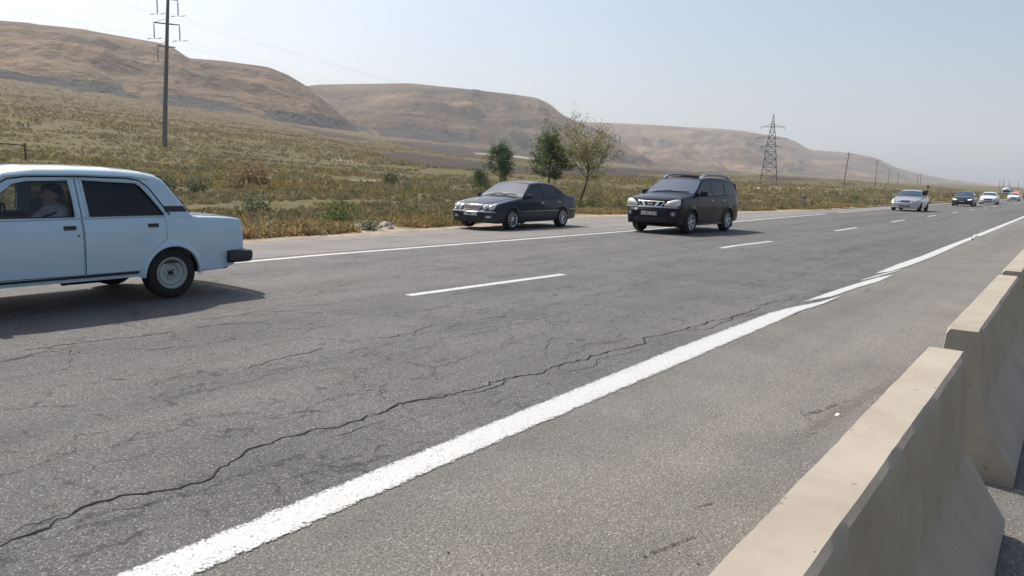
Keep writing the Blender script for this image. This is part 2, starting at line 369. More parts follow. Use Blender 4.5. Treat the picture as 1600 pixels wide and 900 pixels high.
FCLAY = [[(590,240),(640,238),(700,247),(800,258),(905,262),(985,268),(1010,276),(900,275),(780,268),(690,262),(600,248)],
         [(600,219),(660,222),(740,230),(830,237),(880,247),(800,250),(700,243),(640,230)],
         [(440,192),(500,203),(545,211),(600,222),(560,219),(500,210)],
         [(860,262),(1000,262),(1100,268),(1080,274),(980,271)], [(1160,276),(1230,277),(1290,283),(1220,282)],[(1090,266),(1180,268),(1130,271)],[(1310,284),(1345,289),(1320,290)]]
HCLAY = [[(-300,60),(-100,85),(0,107),(60,118),(130,124),(190,130),(195,143),(240,160),(150,152),(60,138),(0,132),(-300,100)],
         [(245,146),(300,150),(350,160),(400,178),(330,172),(250,163)], [(410,172),(500,178),(560,195),(590,212),(520,208),(430,188)],
         [(590,205),(650,196),(700,203),(750,220),(700,224),(640,218),(592,212)]]
naz, nr = 620, 240
AZ = np.concatenate([np.linspace(.15, 4, 90), np.linspace(4.05, 76, 480), np.linspace(76.5, 150, 50)])
U = np.linspace(0, 1, nr)
# distance along each bearing: starts where the bearing meets the verge, ends past the field's top
yfun = np.clip(AZ, .15, 150)
r0 = 14.2/np.sin(np.radians(yfun)); r1_ = np.interp(AZ, _faz, _fr)*1.25
r1_ = np.maximum(r1_, r0*1.5)
R = r0[:, None]*(r1_/r0)[:, None]**(U[None, :]**1.0)
X = R*np.cos(np.radians(AZ))[:, None]; Y = R*np.sin(np.radians(AZ))[:, None]; Z = field_z(X, Y)
P = np.stack([X, Y, Z], -1)
rr = np.hypot(X, Y); r1f = np.interp(np.degrees(np.arctan2(Y, X)), _faz, _fr)
upper = np.clip((rr/r1f-.22)/.5, 0, 1)*np.clip((np.degrees(np.arctan2(Y, X))-20)/35, .15, 1)
vn = fbm(X/3.1, Y/1.2, 4)
def grass_edge(X):      # where the scrub begins, beyond the gravel verge
    return np.interp(X, [0, 10, 16, 19, 22, 28, 40, 54, 80, 140, 3000], [14.2, 14.25, 14.5, 14.9, 16.2, 16.6, 15.0, 13.7, 13.0, 12.6, 12.6])
ve = np.clip(1-(Y-grass_edge(X)-1.0+(vn-.47)*3.0)/.9, 0, 1)
px_, py_ = survey(P)
pale = ((inpoly(px_, py_+(vn-.47)*4, [(418,281),(560,281),(700,285),(640,288),(520,286),(420,285)])) & (vn > .45)) | inpoly(px_, py_, [(515,247),(575,252),(572,256),(520,251)]) | inpoly(px_+0, py_+(vn-.47)*3, [(1160,292),(1250,293),(1350,296),(1345,299),(1250,296),(1165,295)]) | inpoly(px_, py_+(vn-.47)*4, [(540,350),(600,350),(640,360),(560,366)]) | inpoly(px_, py_, [(740,238),(800,242),(862,250),(858,252),(800,246),(745,241)])
pale = pale.astype(float)*.5
tag(np_mesh('steppe_ground', P.reshape(-1, 3), grid_faces(len(AZ), nr), M['ground'], attrs={'clay': clay_mask(P, FCLAY).ravel(), 'upper': upper.ravel(), 'verge': ve.ravel(), 'pale': pale.ravel()}), kind='structure')
# flat land under and around everything, out to the horizon
g = MB()
def sheet(x0, x1, y0, y1, z): return [(x0,y0,z),(x1,y0,z),(x1,y1,z),(x0,y1,z)], [(0,1,2,3)]
V = np.array([(x, y, -.06) for x in (-600, -60, 60, 600, 6500) for y in (-3500, -200, -2, 14.9, 15.2)]); V[:, 2] -= np.clip(V[:, 1]-14.5, 0, 1)*3
o = np_mesh('ground', V, grid_faces(5, 5), M['ground'], attrs={'clay': np.zeros(25), 'upper': np.full(25, .6), 'verge': np.full(25, .15), 'pale': np.zeros(25)}); tag(o, kind='structure')

def ridge_mesh(name, base, ridge, amp, gul_scale, seed, back, clays, flat=1.0):
    ba = [azel(x, y) for x, y, r in base]; ra = [azel(x, y) for x, y, r in ridge]
    baz = np.array([a[0] for a in ba])[::-1]; bt = np.array([a[1] for a in ba])[::-1]; br = np.array([r for *_, r in base], float)[::-1]
    raz = np.array([a[0] for a in ra])[::-1]; rt = np.array([a[1] for a in ra])[::-1]; rr_ = np.array([r for *_, r in ridge], float)[::-1]
    A = np.linspace(raz[0], raz[-1], 560); S = np.concatenate([np.linspace(0, 1, 110), np.linspace(1.03, 2.0, 24)])
    b_t = np.interp(A, baz, bt); b_r = np.interp(A, baz, br); r_t = np.interp(A, raz, rt); r_r = np.interp(A, raz, rr_)
    k = np.array([.25,.5,.25]); 
    for _ in range(10): r_t = np.convolve(np.pad(r_t, 1, 'edge'), k, 'valid')
    zb = CAMH+b_r*b_t-3; zr = CAMH+r_r*r_t; A2, S2 = np.meshgrid(A, S, indexing='ij')
    s = np.clip(S2, 0, 1); sj = np.clip(s+(fbm(np.radians(A2)*r_r[:, None]/170+seed, s*1.2, 4)-.47)*.30*np.sin(pi*s), 0, 1)
    f = np.interp(sj, [0,.28,.38,.52,.60,.74,.80,.93,1], [0,.17,.34,.44,.62,.71,.86,.97,1])
    f = .72*f+.28*(1-(1-s)**1.35)
    rad = b_r[:, None]+(r_r-b_r)[:, None]*S2
    Z = zb[:, None]+(zr-zb)[:, None]*f
    # plateau then fall behind the crest
    Z = Z-np.clip(S2-1, 0, 2)**1.5*back*(zr-zb)[:, None]
    arc = np.radians(A2)*r_r[:, None]
    gn = fbm(arc/gul_scale+seed+fbm(arc/gul_scale/3+seed, s*3, 3)*1.6, s*1.4+seed, 4, True)
    w_ = np.sin(pi*np.clip(s, 0, 1))**.8
    Z = Z-(1-gn)*amp*w_+ (fbm(arc/90+seed, s*7, 4)-.47)*amp*.8*w_
    env = np.clip((zr-zb)/20, 0, 1)[:, None]; Z = np.where(S2 <= 1, zb[:, None]+(zr-zb)[:, None]*f+(Z-(zb[:, None]+(zr-zb)[:, None]*f))*env, Z)
    P_ = np.stack([rad*np.cos(np.radians(A2)), rad*np.sin(np.radians(A2)), Z], -1)
    o_ = np_mesh(name, P_.reshape(-1, 3), grid_faces(len(A), len(S)), M['hill'], attrs={'slope_pos': s.ravel(), 'gully': np.clip((.55-gn)*3, 0, 1).ravel()*w_.ravel(), 'clay': clay_mask(P_, clays).ravel() if clays else np.zeros(s.size)})
    return tag(o_, kind='structure')
fb = lambda k: [(x, y+1.5, r*k) for x, y, r in FIELD]
ridge_mesh('hill', fb(.99), [(-500,-20,1000),(-200,8,1000),(0,33,1000),(45,37,1000),(60,40,1000),(130,46,990),(250,67,980),(272,75,970),(295,91,960),(350,95,960),(420,105,950),(450,117,940),(480,135,920),(510,160,900),(540,185,880),(566,210,850)], 17, 105, 3.1, .25, HCLAY)
ridge_mesh('hill', fb(.99), [(330,150,1550),(480,134,1500),(500,132,1500),(560,131,1500),(640,130,1500),(720,138,1500),(800,147,1500),(840,153,1480),(860,163,1480),(880,180,1450),(905,191,1430),(930,200,1400),(960,216,1360),(1000,240,1300),(1040,264,1250)], 26, 150, 7.7, .25, HCLAY)
ridge_mesh('hill', fb(.99), [(790,196,2700),(905,190,2700),(1000,194,2700),(1100,200,2700),(1140,202,2700),(1200,211,2800),(1240,219,2800),(1265,234,2800),(1330,239,3000),(1370,247,3100),(1400,262,3200),(1440,272,3400),(1480,280,3600),(1530,286,3900),(1600,292,4300),(1650,297,4500),(1655,300.5,4500)], 40, 260, 13.3, .2, None)

# ------------------------------------------------------------------ road surfaces
def strip(name, xs, ya, yb, z, m, ny=2, jit=0, kind='structure', parent=None):
    xs = np.asarray(xs, float); ya = np.broadcast_to(ya, xs.shape).astype(float).copy(); yb = np.broadcast_to(yb, xs.shape).astype(float).copy()
    if jit: ya += rng.normal(0, jit, len(xs)); yb += rng.normal(0, jit, len(xs))
    u = np.linspace(0, 1, ny); yy_ = ya[:, None]*(1-u)+yb[:, None]*u; V = np.stack([np.repeat(xs[:, None], ny, 1), yy_, z-.08*np.clip((yy_-11.2)/2.6, 0, 1)], -1)
    e = np.broadcast_to(np.abs(u*2-1), (len(xs), ny))
    o_ = np_mesh(name, V.reshape(-1, 3), grid_faces(len(xs), ny), m, attrs={'edge': e.ravel()}, parent=parent)
    if not parent: tag(o_, kind=kind)
    return o_
XS = np.concatenate([np.arange(-60, 80, .25), np.geomspace(80, 6000, 80)])
FE = [gpt(*p) for p in [(400,408),(493,399.6),(800,375.5),(980,361.5),(1200,342),(1380,326.8),(1490,317)]]
fex = [-60]+[p[0] for p in FE]+[300, 6000]; fey = [10.65]+[p[1] for p in FE]+[9.0, 9.0]
far_edge = lambda x: np.interp(x, fex, fey)
near_edge = lambda x: np.interp(x, [-20, gpt(244,900)[0], gpt(600,749)[0], gpt(1050,561)[0], gpt(1300,466)[0], gpt(1400,424)[0], gpt(1600,339)[0], 3000], [gpt(244,900)[1], gpt(244,900)[1], gpt(600,749)[1], gpt(1050,561)[1], gpt(1290,470)[1], gpt(1400,424)[1], gpt(1600,339)[1], 2.35])
road = strip('road', XS, near_edge(XS)+.02, far_edge(XS)+.32, .003, M['road'], jit=.006)
strip('hard_shoulder', XS, -.25+ (fbm(XS/1.7, XS*0, 4)-.47)*.5, near_edge(XS)+.1, 0.0, M['shoulder'], jit=.004)
strip('gravel_verge', XS, far_edge(XS)+.25, grass_edge(XS)+(fbm(XS/1.3, XS*0+5, 5)-.47)*1.1, 0.0, M['oldroad'], ny=9, jit=.02)
def poly_mark(upper, lower, name, parent, z=.006, step=.04, jit=.004, pre=None):
    U_ = np.array(([pre[0]] if pre else [])+[gpt(*p) for p in upper]); L_ = np.array(([pre[1]] if pre else [])+[gpt(*p) for p in lower])
    x0 = min(U_[0, 0], L_[0, 0]); x1 = max(U_[-1, 0], L_[-1, 0]); n_ = max(8, min(900, int((x1-x0)/step))); x = np.linspace(x0, x1, n_)
    ya = np.interp(x, U_[:, 0], U_[:, 1])+rng.normal(0, jit, n_); yb = np.minimum(np.interp(x, L_[:, 0], L_[:, 1])+rng.normal(0, jit, n_), ya)
    u = np.linspace(0, 1, 9); V = np.stack([np.repeat(x[:, None], 9, 1), ya[:, None]*(1-u)+yb[:, None]*u, np.full((n_, 9), z)], -1)
    return np_mesh(name, V.reshape(-1, 3), grid_faces(n_, 9), M['mark'], attrs={'edge': np.broadcast_to(abs(u*2-1), (n_, 9)).ravel()}, parent=parent)
def gp(x, y, dX=0): return (x, y)
# near edge line: one run to the overlap, then the repainted runs
poly_mark([(180,900),(600,729.6),(1050,547),(1200,490),(1230,482),(1282,472),(1315,462.5)], [(308,900),(600,769),(1050,575),(1222,500),(1250,487),(1290,474),(1315,462.5)], 'edge_line', road,
          pre=((-20, gpt(180,900)[1]+.0), (-20, gpt(308,900)[1])))
poly_mark([(1255,472),(1287,460),(1325,447.5),(1370,434),(1395,430)], [(1255,472),(1300,464),(1340,450),(1375,440),(1395,430)], 'edge_line', road, .0075)
poly_mark([(1347,437.5),(1375,429.3),(1407,422)], [(1347,438.5),(1375,431.5),(1407,423)], 'edge_line', road, .009)
poly_mark([(1367,428),(1400,414),(1437,401.5),(1475,386),(1517,370.5)], [(1367,428),(1392,425),(1420,416.5),(1460,401),(1517,375)], 'edge_line', road, .0105)
a0 = gpt(1522,369)[0]; x2 = np.concatenate([np.arange(a0, 60, .2), np.geomspace(60, 3000, 60)]); yU = gpt(1600,336.3)[1]; yL = gpt(1600,341.6)[1]; yc0 = gpt(1521,371)[1]
yc = np.interp(x2, [a0, 56, 3000], [yc0, (yU+yL)/2, 2.35]); strip('edge_line', x2, yc-.11, yc+.11, .006, M['mark'], 9, .003, parent=road)
for q in ((1519,374.5,1524,366.8),(1530,369.5,1532,365.5),(1512,377,1521,373)):
    (xa, ya), (xb, yb) = gpt(*q[:2]), gpt(*q[2:]); 
    strip('edge_line', [xa, (xa+xb)/2, xb], [ya-.03, (ya+yb)/2-.03, yb-.03], [ya+.04, (ya+yb)/2+.04, yb+.04],   .014, M['mark'], 5, parent=road)
# lane dashes
D = [gpt(638,462), gpt(880,429), gpt(1150,384), gpt(1233,374), gpt(1305,361), gpt(1347,355), gpt(1405,345), gpt(1430,342.2)]
xs_known = [D[0][0], D[2][0], D[4][0]]; per = (xs_known[2]-xs_known[0])/2
dl = D[1][0]-D[0][0]
def dash_y(x): return np.interp(x, [D[0][0], D[1][0], D[2][0], D[3][0], D[4][0], D[6][0], 200], [D[0][1], D[1][1], D[2][1], D[3][1], D[4][1], D[6][1], D[6][1]-.15])
for k in range(-3, 60):
    xa = xs_known[0]+per*k
    if k < 0: xa = xs_known[0]+per*k
    q = np.linspace(xa, xa+dl, 24 if k < 8 else 3); yy = dash_y(q)
    strip('lane_dash', q, yy-.075, yy+.075, .006, M['mark'], 7, .003 if k < 5 else 0, parent=road)
# far edge line, broken once
for xa, xb in ((-60, gpt(1295,334.5)[0]), (gpt(1313,333)[0], 3000)):
    q = np.concatenate([np.arange(xa, min(xb, 90), .2), np.geomspace(min(xb, 90), xb, 30)[1 if xb > 90 else 30:]]) if xb > 90 else np.arange(xa, xb, .2)
    strip('edge_line', q, far_edge(q)-.085, far_edge(q)+.085, .006, M['mark'], 7, .006, parent=road)
# cracks: thin jagged dark ribbons following the photographed runs
def crack(pts, w0, name='crack', wob=.05, step=.015, z=.0046, gaps=0):
    Q = np.array([gpt(*p) for p in pts]); d = np.r_[0, np.cumsum(np.hypot(*(Q[1:]-Q[:-1]).T))]; L = d[-1]; n_ = max(6, int(L/step)); s = np.linspace(0, L, n_)
    x = np.interp(s, d, Q[:, 0]); y = np.interp(s, d, Q[:, 1]); sd_ = random.random()*100
    y = y+(fbm(s/.6+sd_, s*0+.37, 6)-.48)*wob*2.6+(fbm(s/.22+sd_, s*0+7.3, 5)-.48)*.20+np.interp(s, np.arange(0, L+.1, .05), rng.normal(0, .010, len(np.arange(0, L+.1, .05)))); x = x+(fbm(s/.2+sd_+40, s*0, 4)-.48)*wob
    w_ = w0*(.10+2.4*np.clip(fbm(s/.10+sd_, s*0+3.4, 4)-.18, 0, 1))*np.clip(np.minimum(s, L-s)/.25, .12, 1)
    if gaps: w_ *= (fbm(s/.5+sd_, s*0+8, 3) > gaps)+.03
    V = np.stack([np.stack([x, y-w_/2, np.full(n_, z)], -1), np.stack([x, y+w_/2, np.full(n_, z)], -1)], 1)
    np_mesh(name, V.reshape(-1, 3), grid_faces(n_, 2), M['crack'], parent=road)
crack([(-60,858),(0,848),(60,830),(130,798),(200,775),(270,762),(310,748),(350,722),(400,704),(480,682),(540,664),(600,645),(650,625),(700,616),(740,609),(780,598),(850,580),(920,560),(980,545),(1050,520),(1120,502),(1170,490),(1200,476),(1250,466)], .019)
crack([(600,645),(650,629),(690,618),(720,617)], .012, wob=.02); crack([(700,620),(760,608),(800,588)], .014)
crack([(20,842),(70,812),(120,800)], .014); crack([(270,766),(330,775),(380,792)], .011)
crack([(300,586),(360,582),(430,566),(500,545),(560,531),(640,520),(700,505)], .014, gaps=.4)
crack([(110,585),(150,590),(210,592),(240,592),(300,586)], .014, gaps=.4); crack([(240,590),(260,615)], .011)
for pts in ([(-20,560),(60,545),(130,535),(220,525),(330,510),(430,500)], [(-20,572),(70,548),(120,555),(180,535),(260,520)], [(40,540),(110,548),(118,580)], [(270,530),(350,520),(420,512),(520,500)], [(180,545),(240,548),(300,538)],
            [(430,500),(500,510),(540,530)], [(420,480),(520,475),(620,478),(700,470)], [(300,500),(420,487),(520,490)], [(680,430),(760,420),(850,412),(930,408)], [(900,400),(1000,395),(1100,388)]): crack(pts, .014, gaps=.38, wob=.05)
crack([(1050,520),(1110,515),(1150,497),(1200,488)], .014, gaps=.4); crack([(1330,445),(1345,443),(1352,440)], .02); crack([(1395,442),(1440,451),(1480,458),(1520,466)], .008)
crack([(840,490),(870,520),(850,560)], .008, gaps=.4); crack([(1260,640),(1262,690),(1190,780)], .008, gaps=.5)
for pts in ([(880,640),(960,600),(1060,560)], [(470,780),(520,762),(560,757)], [(225,900),(300,868),(380,820)], [(1185,500),(1240,490),(1330,462),(1400,440)], [(700,560),(800,548),(860,540)]): crack(pts, .008, gaps=.4)
# pale dust drift and dark clods on the shoulder
def patch(px, py, rx, ry, m, name, n_=26, z=.004):
    cx, cy = gpt(px, py); v = [(cx, cy, z)]; 
    for k in range(n_):
        a = 2*pi*k/n_; q = .6+.8*random.random(); v.append((cx+cos(a)*rx*q, cy+sin(a)*ry*q, z))
    b = MB(); b.add(v, [(0, k+1, (k+1) % n_+1) for k in range(n_)]); return b.build(name, m, ang=0)
def speck_mat(name, col, dens, col2=None):
    m, t, b = mat(name); co = objco(t); out = t.nodes['Material Output']; n0 = noise(t, co, 60, 8, .85); n1 = noise(t, co, 7, 6, .8)
    t.links.new(mixc(t, n1.outputs[0], tuple(c*.7 for c in col), tuple(c*1.2 for c in col)), b.inputs['Base Color']); b.inputs['Roughness'].default_value = .95
    e = N(t, 'ShaderNodeAttribute', attribute_name='edge').outputs['Fac']
    f = math_(t, 'LESS_THAN', math_(t, 'ADD', math_(t, 'MULTIPLY', n0.outputs[0], .8), math_(t, 'MULTIPLY', n1.outputs[0], .25)), math_(t, 'ADD', dens, math_(t, 'MULTIPLY', e, .28)))
    mx = N(t, 'ShaderNodeMixShader', {0: f, 1: b.outputs[0], 2: N(t, 'ShaderNodeBsdfTransparent').outputs[0]}); t.links.new(mx.outputs[0], out.inputs[0]); return m
M['dust'] = speck_mat('sand_dust', (.19,.17,.14), .53); M['dirt'] = speck_mat('dark_dirt', (.06,.048,.035), .52)
def drift(pts, w_, m, name, z=.005):
    Q = np.array([gpt(*p) for p in pts]); d = np.r_[0, np.cumsum(np.hypot(*(Q[1:]-Q[:-1]).T))]; n_ = 24; s = np.linspace(0, d[-1], n_); x = np.interp(s, d, Q[:, 0]); y = np.interp(s, d, Q[:, 1])
    ny = 9; u = np.linspace(-1, 1, ny); env = np.sin(pi*np.linspace(.03, .97, n_))**.5
    V = np.stack([np.repeat(x[:, None], ny, 1), y[:, None]+u*w_*env[:, None], np.full((n_, ny), z)], -1); e = np.maximum(abs(u)[None]**2, 1-env[:, None])
    tag(np_mesh(name, V.reshape(-1, 3), grid_faces(n_, ny), m, attrs={'edge': e.ravel()}), kind='structure')
crack([(130,798),(165,800),(215,790),(255,779)], .010); crack([(350,722),(345,742),(310,756)], .008); crack([(480,682),(520,684),(560,668),(600,655)], .009); crack([(0,838),(50,820),(110,808)], .009); crack([(850,580),(900,580),(960,560),(1010,545)], .009)
drift([(1140,760),(1240,690),(1330,630),(1390,600),(1440,560)], .13, M['dust'], 'sand_drift'); drift([(1460,545),(1500,500),(1560,450),(1590,425)], .16, M['dust'], 'sand_drift')
drift([(960,890),(1040,856),(1130,822)], .022, M['dirt'], 'dirt_streak'); drift([(1075,798),(1100,790),(1125,785)], .014, M['dirt'], 'dirt_streak'); drift([(1230,655),(1290,640),(1330,620)], .05, M['dirt'], 'dirt_streak')
b = MB()
for k in range(260):
    t_ = random.random(); X_ = .8+14*t_**1.6; Y_ = random.choice([random.uniform(.6, 1.5), random.uniform(.65, .95), random.uniform(.6, 2.3)])
    r_ = random.uniform(.0015, .006); b.ico((X_, Y_, .001+r_*.4), r_, 1, random.choice((0, 0, 1)), (1.2, 1, .7))
o = b.build('loose_grit', [M['dark_stone'], M['stone']], merge=False); tag(o, 'scattered grit and small clods on the shoulder beside the barriers', 'grit', kind='stuff')
b = MB(); cx, cy = gpt(1308, 649); b.add([(cx-.035,cy-.008,.004),(cx+.03,cy-.010,.005),(cx+.038,cy+.004,.008),(cx,cy+.010,.010),(cx-.035,cy+.006,.006)], [(0,1,2,3,4)])
b.add([(cx-.035,cy-.008,.002),(cx+.03,cy-.010,.003),(cx+.038,cy+.004,.006),(cx,cy+.010,.008),(cx-.035,cy+.006,.004)], [(4,3,2,1,0)]); tag(b.build('litter', M['paper'], merge=False), 'crumpled scrap of white paper lying on the shoulder near the barrier', 'litter')

# ------------------------------------------------------------------ concrete barriers
def barrier(x0, x1, label, top=.81, seed=0):
    yc = .392; n_ = 90; xs = np.linspace(x0, x1, n_)
    prof = [(-.30,0),(-.303,.02),(-.303,.065),(-.296,.078),(-.135,.325),(-.122,.36),(-.09,.765),(-.082,.795),(-.068,top),(.068,top),(.078,.795),(.086,.765),(.122,.36),(.135,.325),(.296,.078),(.303,.065),(.303,.02),(.30,0)]
    # resample each side for small casting unevenness
    pp = []
    for (y0, z0), (y1, z1) in zip(prof[:-1], prof[1:]):
        k = max(1, int(math.hypot(y1-y0, z1-z0)/.03)); pp += [(y0+(y1-y0)*i/k, z0+(z1-z0)*i/k) for i in range(k)]
    pp.append(prof[-1]); pp = np.array(pp); m_ = len(pp)
    Xg = np.repeat(xs[:, None], m_, 1); Yg = np.repeat(pp[None, :, 0], n_, 0); Zg = np.repeat(pp[None, :, 1], n_, 0)
    j = (fbm(Xg/.12+seed, Yg/.12+Zg/.12+seed, 3)-.45)*.006; chip = np.clip(fbm(Xg/.07+seed*3, Yg*0+seed, 3)-.58, 0, 1)*.05
    edge = np.exp(-((Zg-.79)/.018)**2)
    Yg2 = yc+Yg*(1+0*j)+np.sign(Yg)*(j-chip*edge); Zg2 = Zg+j*.4*(Zg > .02)-chip*edge*.8
    # chamfered ends
    e = np.minimum(np.arange(n_), np.arange(n_)[::-1]); sc = np.where(e == 0, .93, 1.0)[:, None]; Yg2 = yc+(Yg2-yc)*np.where(Zg > .5, sc, 1.0); Zg2 = np.where((e == 0)[:, None] & (Zg > .78), Zg2-.018, Zg2)
    V = np.stack([Xg, Yg2, Zg2], -1).reshape(-1, 3); F = [tuple(q) for q in grid_faces(n_, m_)]
    b_ = MB(); b_.add(V, F); 
    for k in (0, n_-1):
        ring = [k*m_+i for i in range(m_)]; b_.add([V[i] for i in ring], [tuple(range(m_))], smooth=False)
    return tag(b_.build('concrete_barrier', M['conc'], ang=25), label, 'barrier', 'concrete barriers along the shoulder')
barrier(.5, 3.88, 'nearest beige concrete barrier, filling the lower right corner', seed=1.3)
barrier(4.54, 7.75, 'middle beige concrete barrier, just past the gap after the nearest one', seed=5.1)
barrier(8.35, 11.6, 'farthest beige concrete barrier, only its top showing at the right edge', seed=9.7)
# ------------------------------------------------------------------ haze: one closed box of even, pale air
hb = MB(); hb.box(-1200, 7000, -4000, 5200, -8, 420)
hm = bpy.data.materials.new('haze_air'); hm.use_nodes = True; t = hm.node_tree; t.nodes.remove(t.nodes['Principled BSDF'])
pv = N(t, 'ShaderNodeVolumePrincipled', {'Color': (.82,.88,.97,1), 'Density': 1.7e-4, 'Anisotropy': .2}); t.links.new(pv.outputs[0], t.nodes['Material Output'].inputs['Volume'])
tag(hb.build('haze', hm, ang=0), kind='stuff')
#PART2
# ------------------------------------------------------------------ cars (local frame: front towards -x, near side -y, wheels on z = 0)
class Car:
    """Body surface as functions; every panel, pane and lamp is laid on the same surface."""
    def __init__(s, **k): s.__dict__.update(k); s.hmax = max(h for _, h in s.hw)
    def I(s, name, x): L = getattr(s, name); return float(np.interp(x, [a for a, _ in L], [b for _, b in L]))
    def top(s, x): return s.I('prof', x)
    def spf(s, z): return float(np.interp(z, [a for a, _ in s.sp], [b for _, b in s.sp]))
    def bottom(s, x):
        z = s.I('sill', x)
        for xc, zc, R in s.arches:
            if abs(x-xc) < R: z = max(z, zc+sqrt(max(0, R*R-(x-xc)**2)))
        return z
    def yside(s, x, z):
        zs = s.I('belt', x); h = s.I('hw', x)
        if z <= zs: y = h*s.spf(z)
        else:
            hb = h*s.spf(zs)-.012; t = min(1.0, (z-zs)/(s.zroof-zs)); hr = min(s.I('rhw', x), hb)
            y = hb+(hr-hb)*t**1.12
        return y
    def flare(s, x, z):      # wheel-arch lips swell out slightly
        o = 0
        for xc, zc, R in s.arches:
            d = math.hypot(x-xc, max(z-zc, 0) if z > zc else (z-zc)*.3)
            o = max(o, s.fl*math.exp(-(max(0, d-R)/.045)**2) if z < s.I('belt', x)-.04 else 0)
        return o
    def corner(s, x):
        zt, zb = s.top(x), s.bottom(x); return max(.004, min(s.I('rad', x), (zt-zb)*.3))
    def warp(s, p):
        x, y, z = p; q = min(1, abs(y)/s.hmax)
        a = max(0, min(1, (s.wf[0]-x)/(s.wf[0]-s.x0))); x += s.wf[1]*a*a*q**2.6
        a = max(0, min(1, (x-s.wr[0])/(s.x1-s.wr[0]))); x -= s.wr[1]*a*a*q**2.6
        return (x, y, z)
    def P(s, x, y, z): return s.warp((x, y, z))
    def section(s, x):
        zb, zt = s.bottom(x), s.top(x); zs = s.I('belt', x); r = s.corner(x); zl = max(zb+.002, min(zs, zt-r)); zu = zt-r; pts = []
        for k in range(10): z = zb+(zl-zb)*k/9; pts.append((s.yside(x, z)+s.flare(x, z), z))
        for k in range(7): z = zl+.001+(zu-zl)*k/6; pts.append((s.yside(x, z), z))
        y0 = s.yside(x, zu); y1 = max(s.yside(x, min(zt, s.zroof)), y0-.05)
        for k in range(1, 5):
            u = k/4; pts.append(((1-u)**2*y0+2*u*(1-u)*y1+u*u*(y1-r*1.1), (1-u)**2*zu+2*u*(1-u)*zt+u*u*zt))
        ye = pts[-1][0]; c = s.I('crown', x)
        for k in range(1, 9): y = ye*(1-k/8); pts.append((y, zt+c*(1-(y/ye)**2)))
        return pts
    def ytop(s, x): r = s.corner(x); return max(s.yside(x, min(s.top(x), s.zroof)), s.yside(x, s.top(x)-r)-.05)-r*1.1
    def ztop(s, x, y): ye = s.ytop(x); return s.top(x)+s.I('crown', x)*(1-min(1, abs(y)/ye)**2)
    def stations(s, extra=()):
        xs = [a for a, _ in s.prof]+[a for a, _ in s.belt]+[a for a, _ in s.hw]+list(np.arange(s.x0, s.x1, .05))+list(extra)
        for xc, zc, R in s.arches: xs += [xc+R*cos(a) for a in np.linspace(.001, pi-.001, 25)]+[xc-R-.004, xc+R+.004]
        xs = sorted(x for x in xs if s.x0 <= x <= s.x1); out = [xs[0]]
        for x in xs[1:]:
            if x-out[-1] > .0035: out.append(x)
        return out
    def shell(s, skip=None, extra=()):
        b = MB(); xs = s.stations(extra); rows = []
        for x in xs:
            p = s.section(x); full = [(-y, z) for y, z in p]+[(y, z) for y, z in p[-2::-1]]
            rows.append([s.P(x, y, z) for y, z in full])
        n_ = len(rows[0]); V = [q for r in rows for q in r]; F = []
        for i in range(len(xs)-1):
            for j in range(n_-1):
                xm = (xs[i]+xs[i+1])/2
                if skip and skip(xm, j, n_): continue
                F.append((i*n_+j, (i+1)*n_+j, (i+1)*n_+j+1, i*n_+j+1))
        b.add(V, F, 0)
        b.add(V, [(i*n_, i*n_+n_-1, (i+1)*n_+n_-1, (i+1)*n_) for i in range(len(xs)-1)], 1, False)
        for i in (0, len(xs)-1):       # front and rear caps, following the bow of the bumper
            p = s.section(xs[i]); nc = 16; V2 = [s.P(xs[i], -y+2*y*c/nc, z) for y, z in p for c in range(nc+1)]
            F2 = [(j*(nc+1)+c, j*(nc+1)+c+1, (j+1)*(nc+1)+c+1, (j+1)*(nc+1)+c) for j in range(len(p)-1) for c in range(nc)]; b.add(V2, F2, 0)
        xa, xb = s.arches[0][0], s.arches[1][0]; R = s.arches[0][2]
        b.box(xa-R-.12, xb+R+.12, -.5, .5, .19, .66 if s.top(0) > 1 else .6, 1)
        for xc, zc, R in s.arches:     # inner wheel housings
            for sgn in (-1, 1):
                v = []; f = []; k = 16
                for i in range(k+1):
                    a = pi*i/k; v += [(xc+(R+.004)*cos(a), sgn*(s.yside(xc, .5)-.015), zc+(R+.004)*sin(a)), (xc+(R+.004)*cos(a), sgn*.5, zc+(R+.004)*sin(a))]
                f = [(2*i, 2*i+1, 2*i+3, 2*i+2) for i in range(k)]; b.add(v, f, 1)
        return b
    def side(s, name, xa, xb, lo, hi, off, m, parent, th=.006, n_=8, sgn=-1, dx=.045, extra=(), fl=True, closed=True):
        xs = sorted(set([round(x, 4) for x in list(np.arange(xa, xb, dx))+[xb]+[x for x in extra if xa < x < xb]])); b = MB(); V = []; nx = len(xs)
        fo = [off, off-th] if closed else [off]
        for o_ in fo:
            for x in xs:
                l, h = lo(x), hi(x); h = max(h, l+.0005)
                for k in range(n_+1):
                    z = l+(h-l)*k/n_; y = s.yside(x, z)+(s.flare(x, z) if fl else 0)+o_; V.append(s.P(x, sgn*y, z))
        q = n_+1; F = [(i*q+j, i*q+j+1, (i+1)*q+j+1, (i+1)*q+j) for i in range(nx-1) for j in range(n_)]; B = nx*q
        if closed:
            F += [(B+i*q+j, B+(i+1)*q+j, B+(i+1)*q+j+1, B+i*q+j+1) for i in range(nx-1) for j in range(n_)]
            for i in range(nx-1): F += [(i*q, (i+1)*q, B+(i+1)*q, B+i*q), (i*q+n_, B+i*q+n_, B+(i+1)*q+n_, (i+1)*q+n_)]
            for j in range(n_): F += [(j, B+j, B+j+1, j+1), ((nx-1)*q+j, (nx-1)*q+j+1, B+(nx-1)*q+j+1, B+(nx-1)*q+j)]
        b.add(V, F); return b.build(name, m, parent, ang=40)
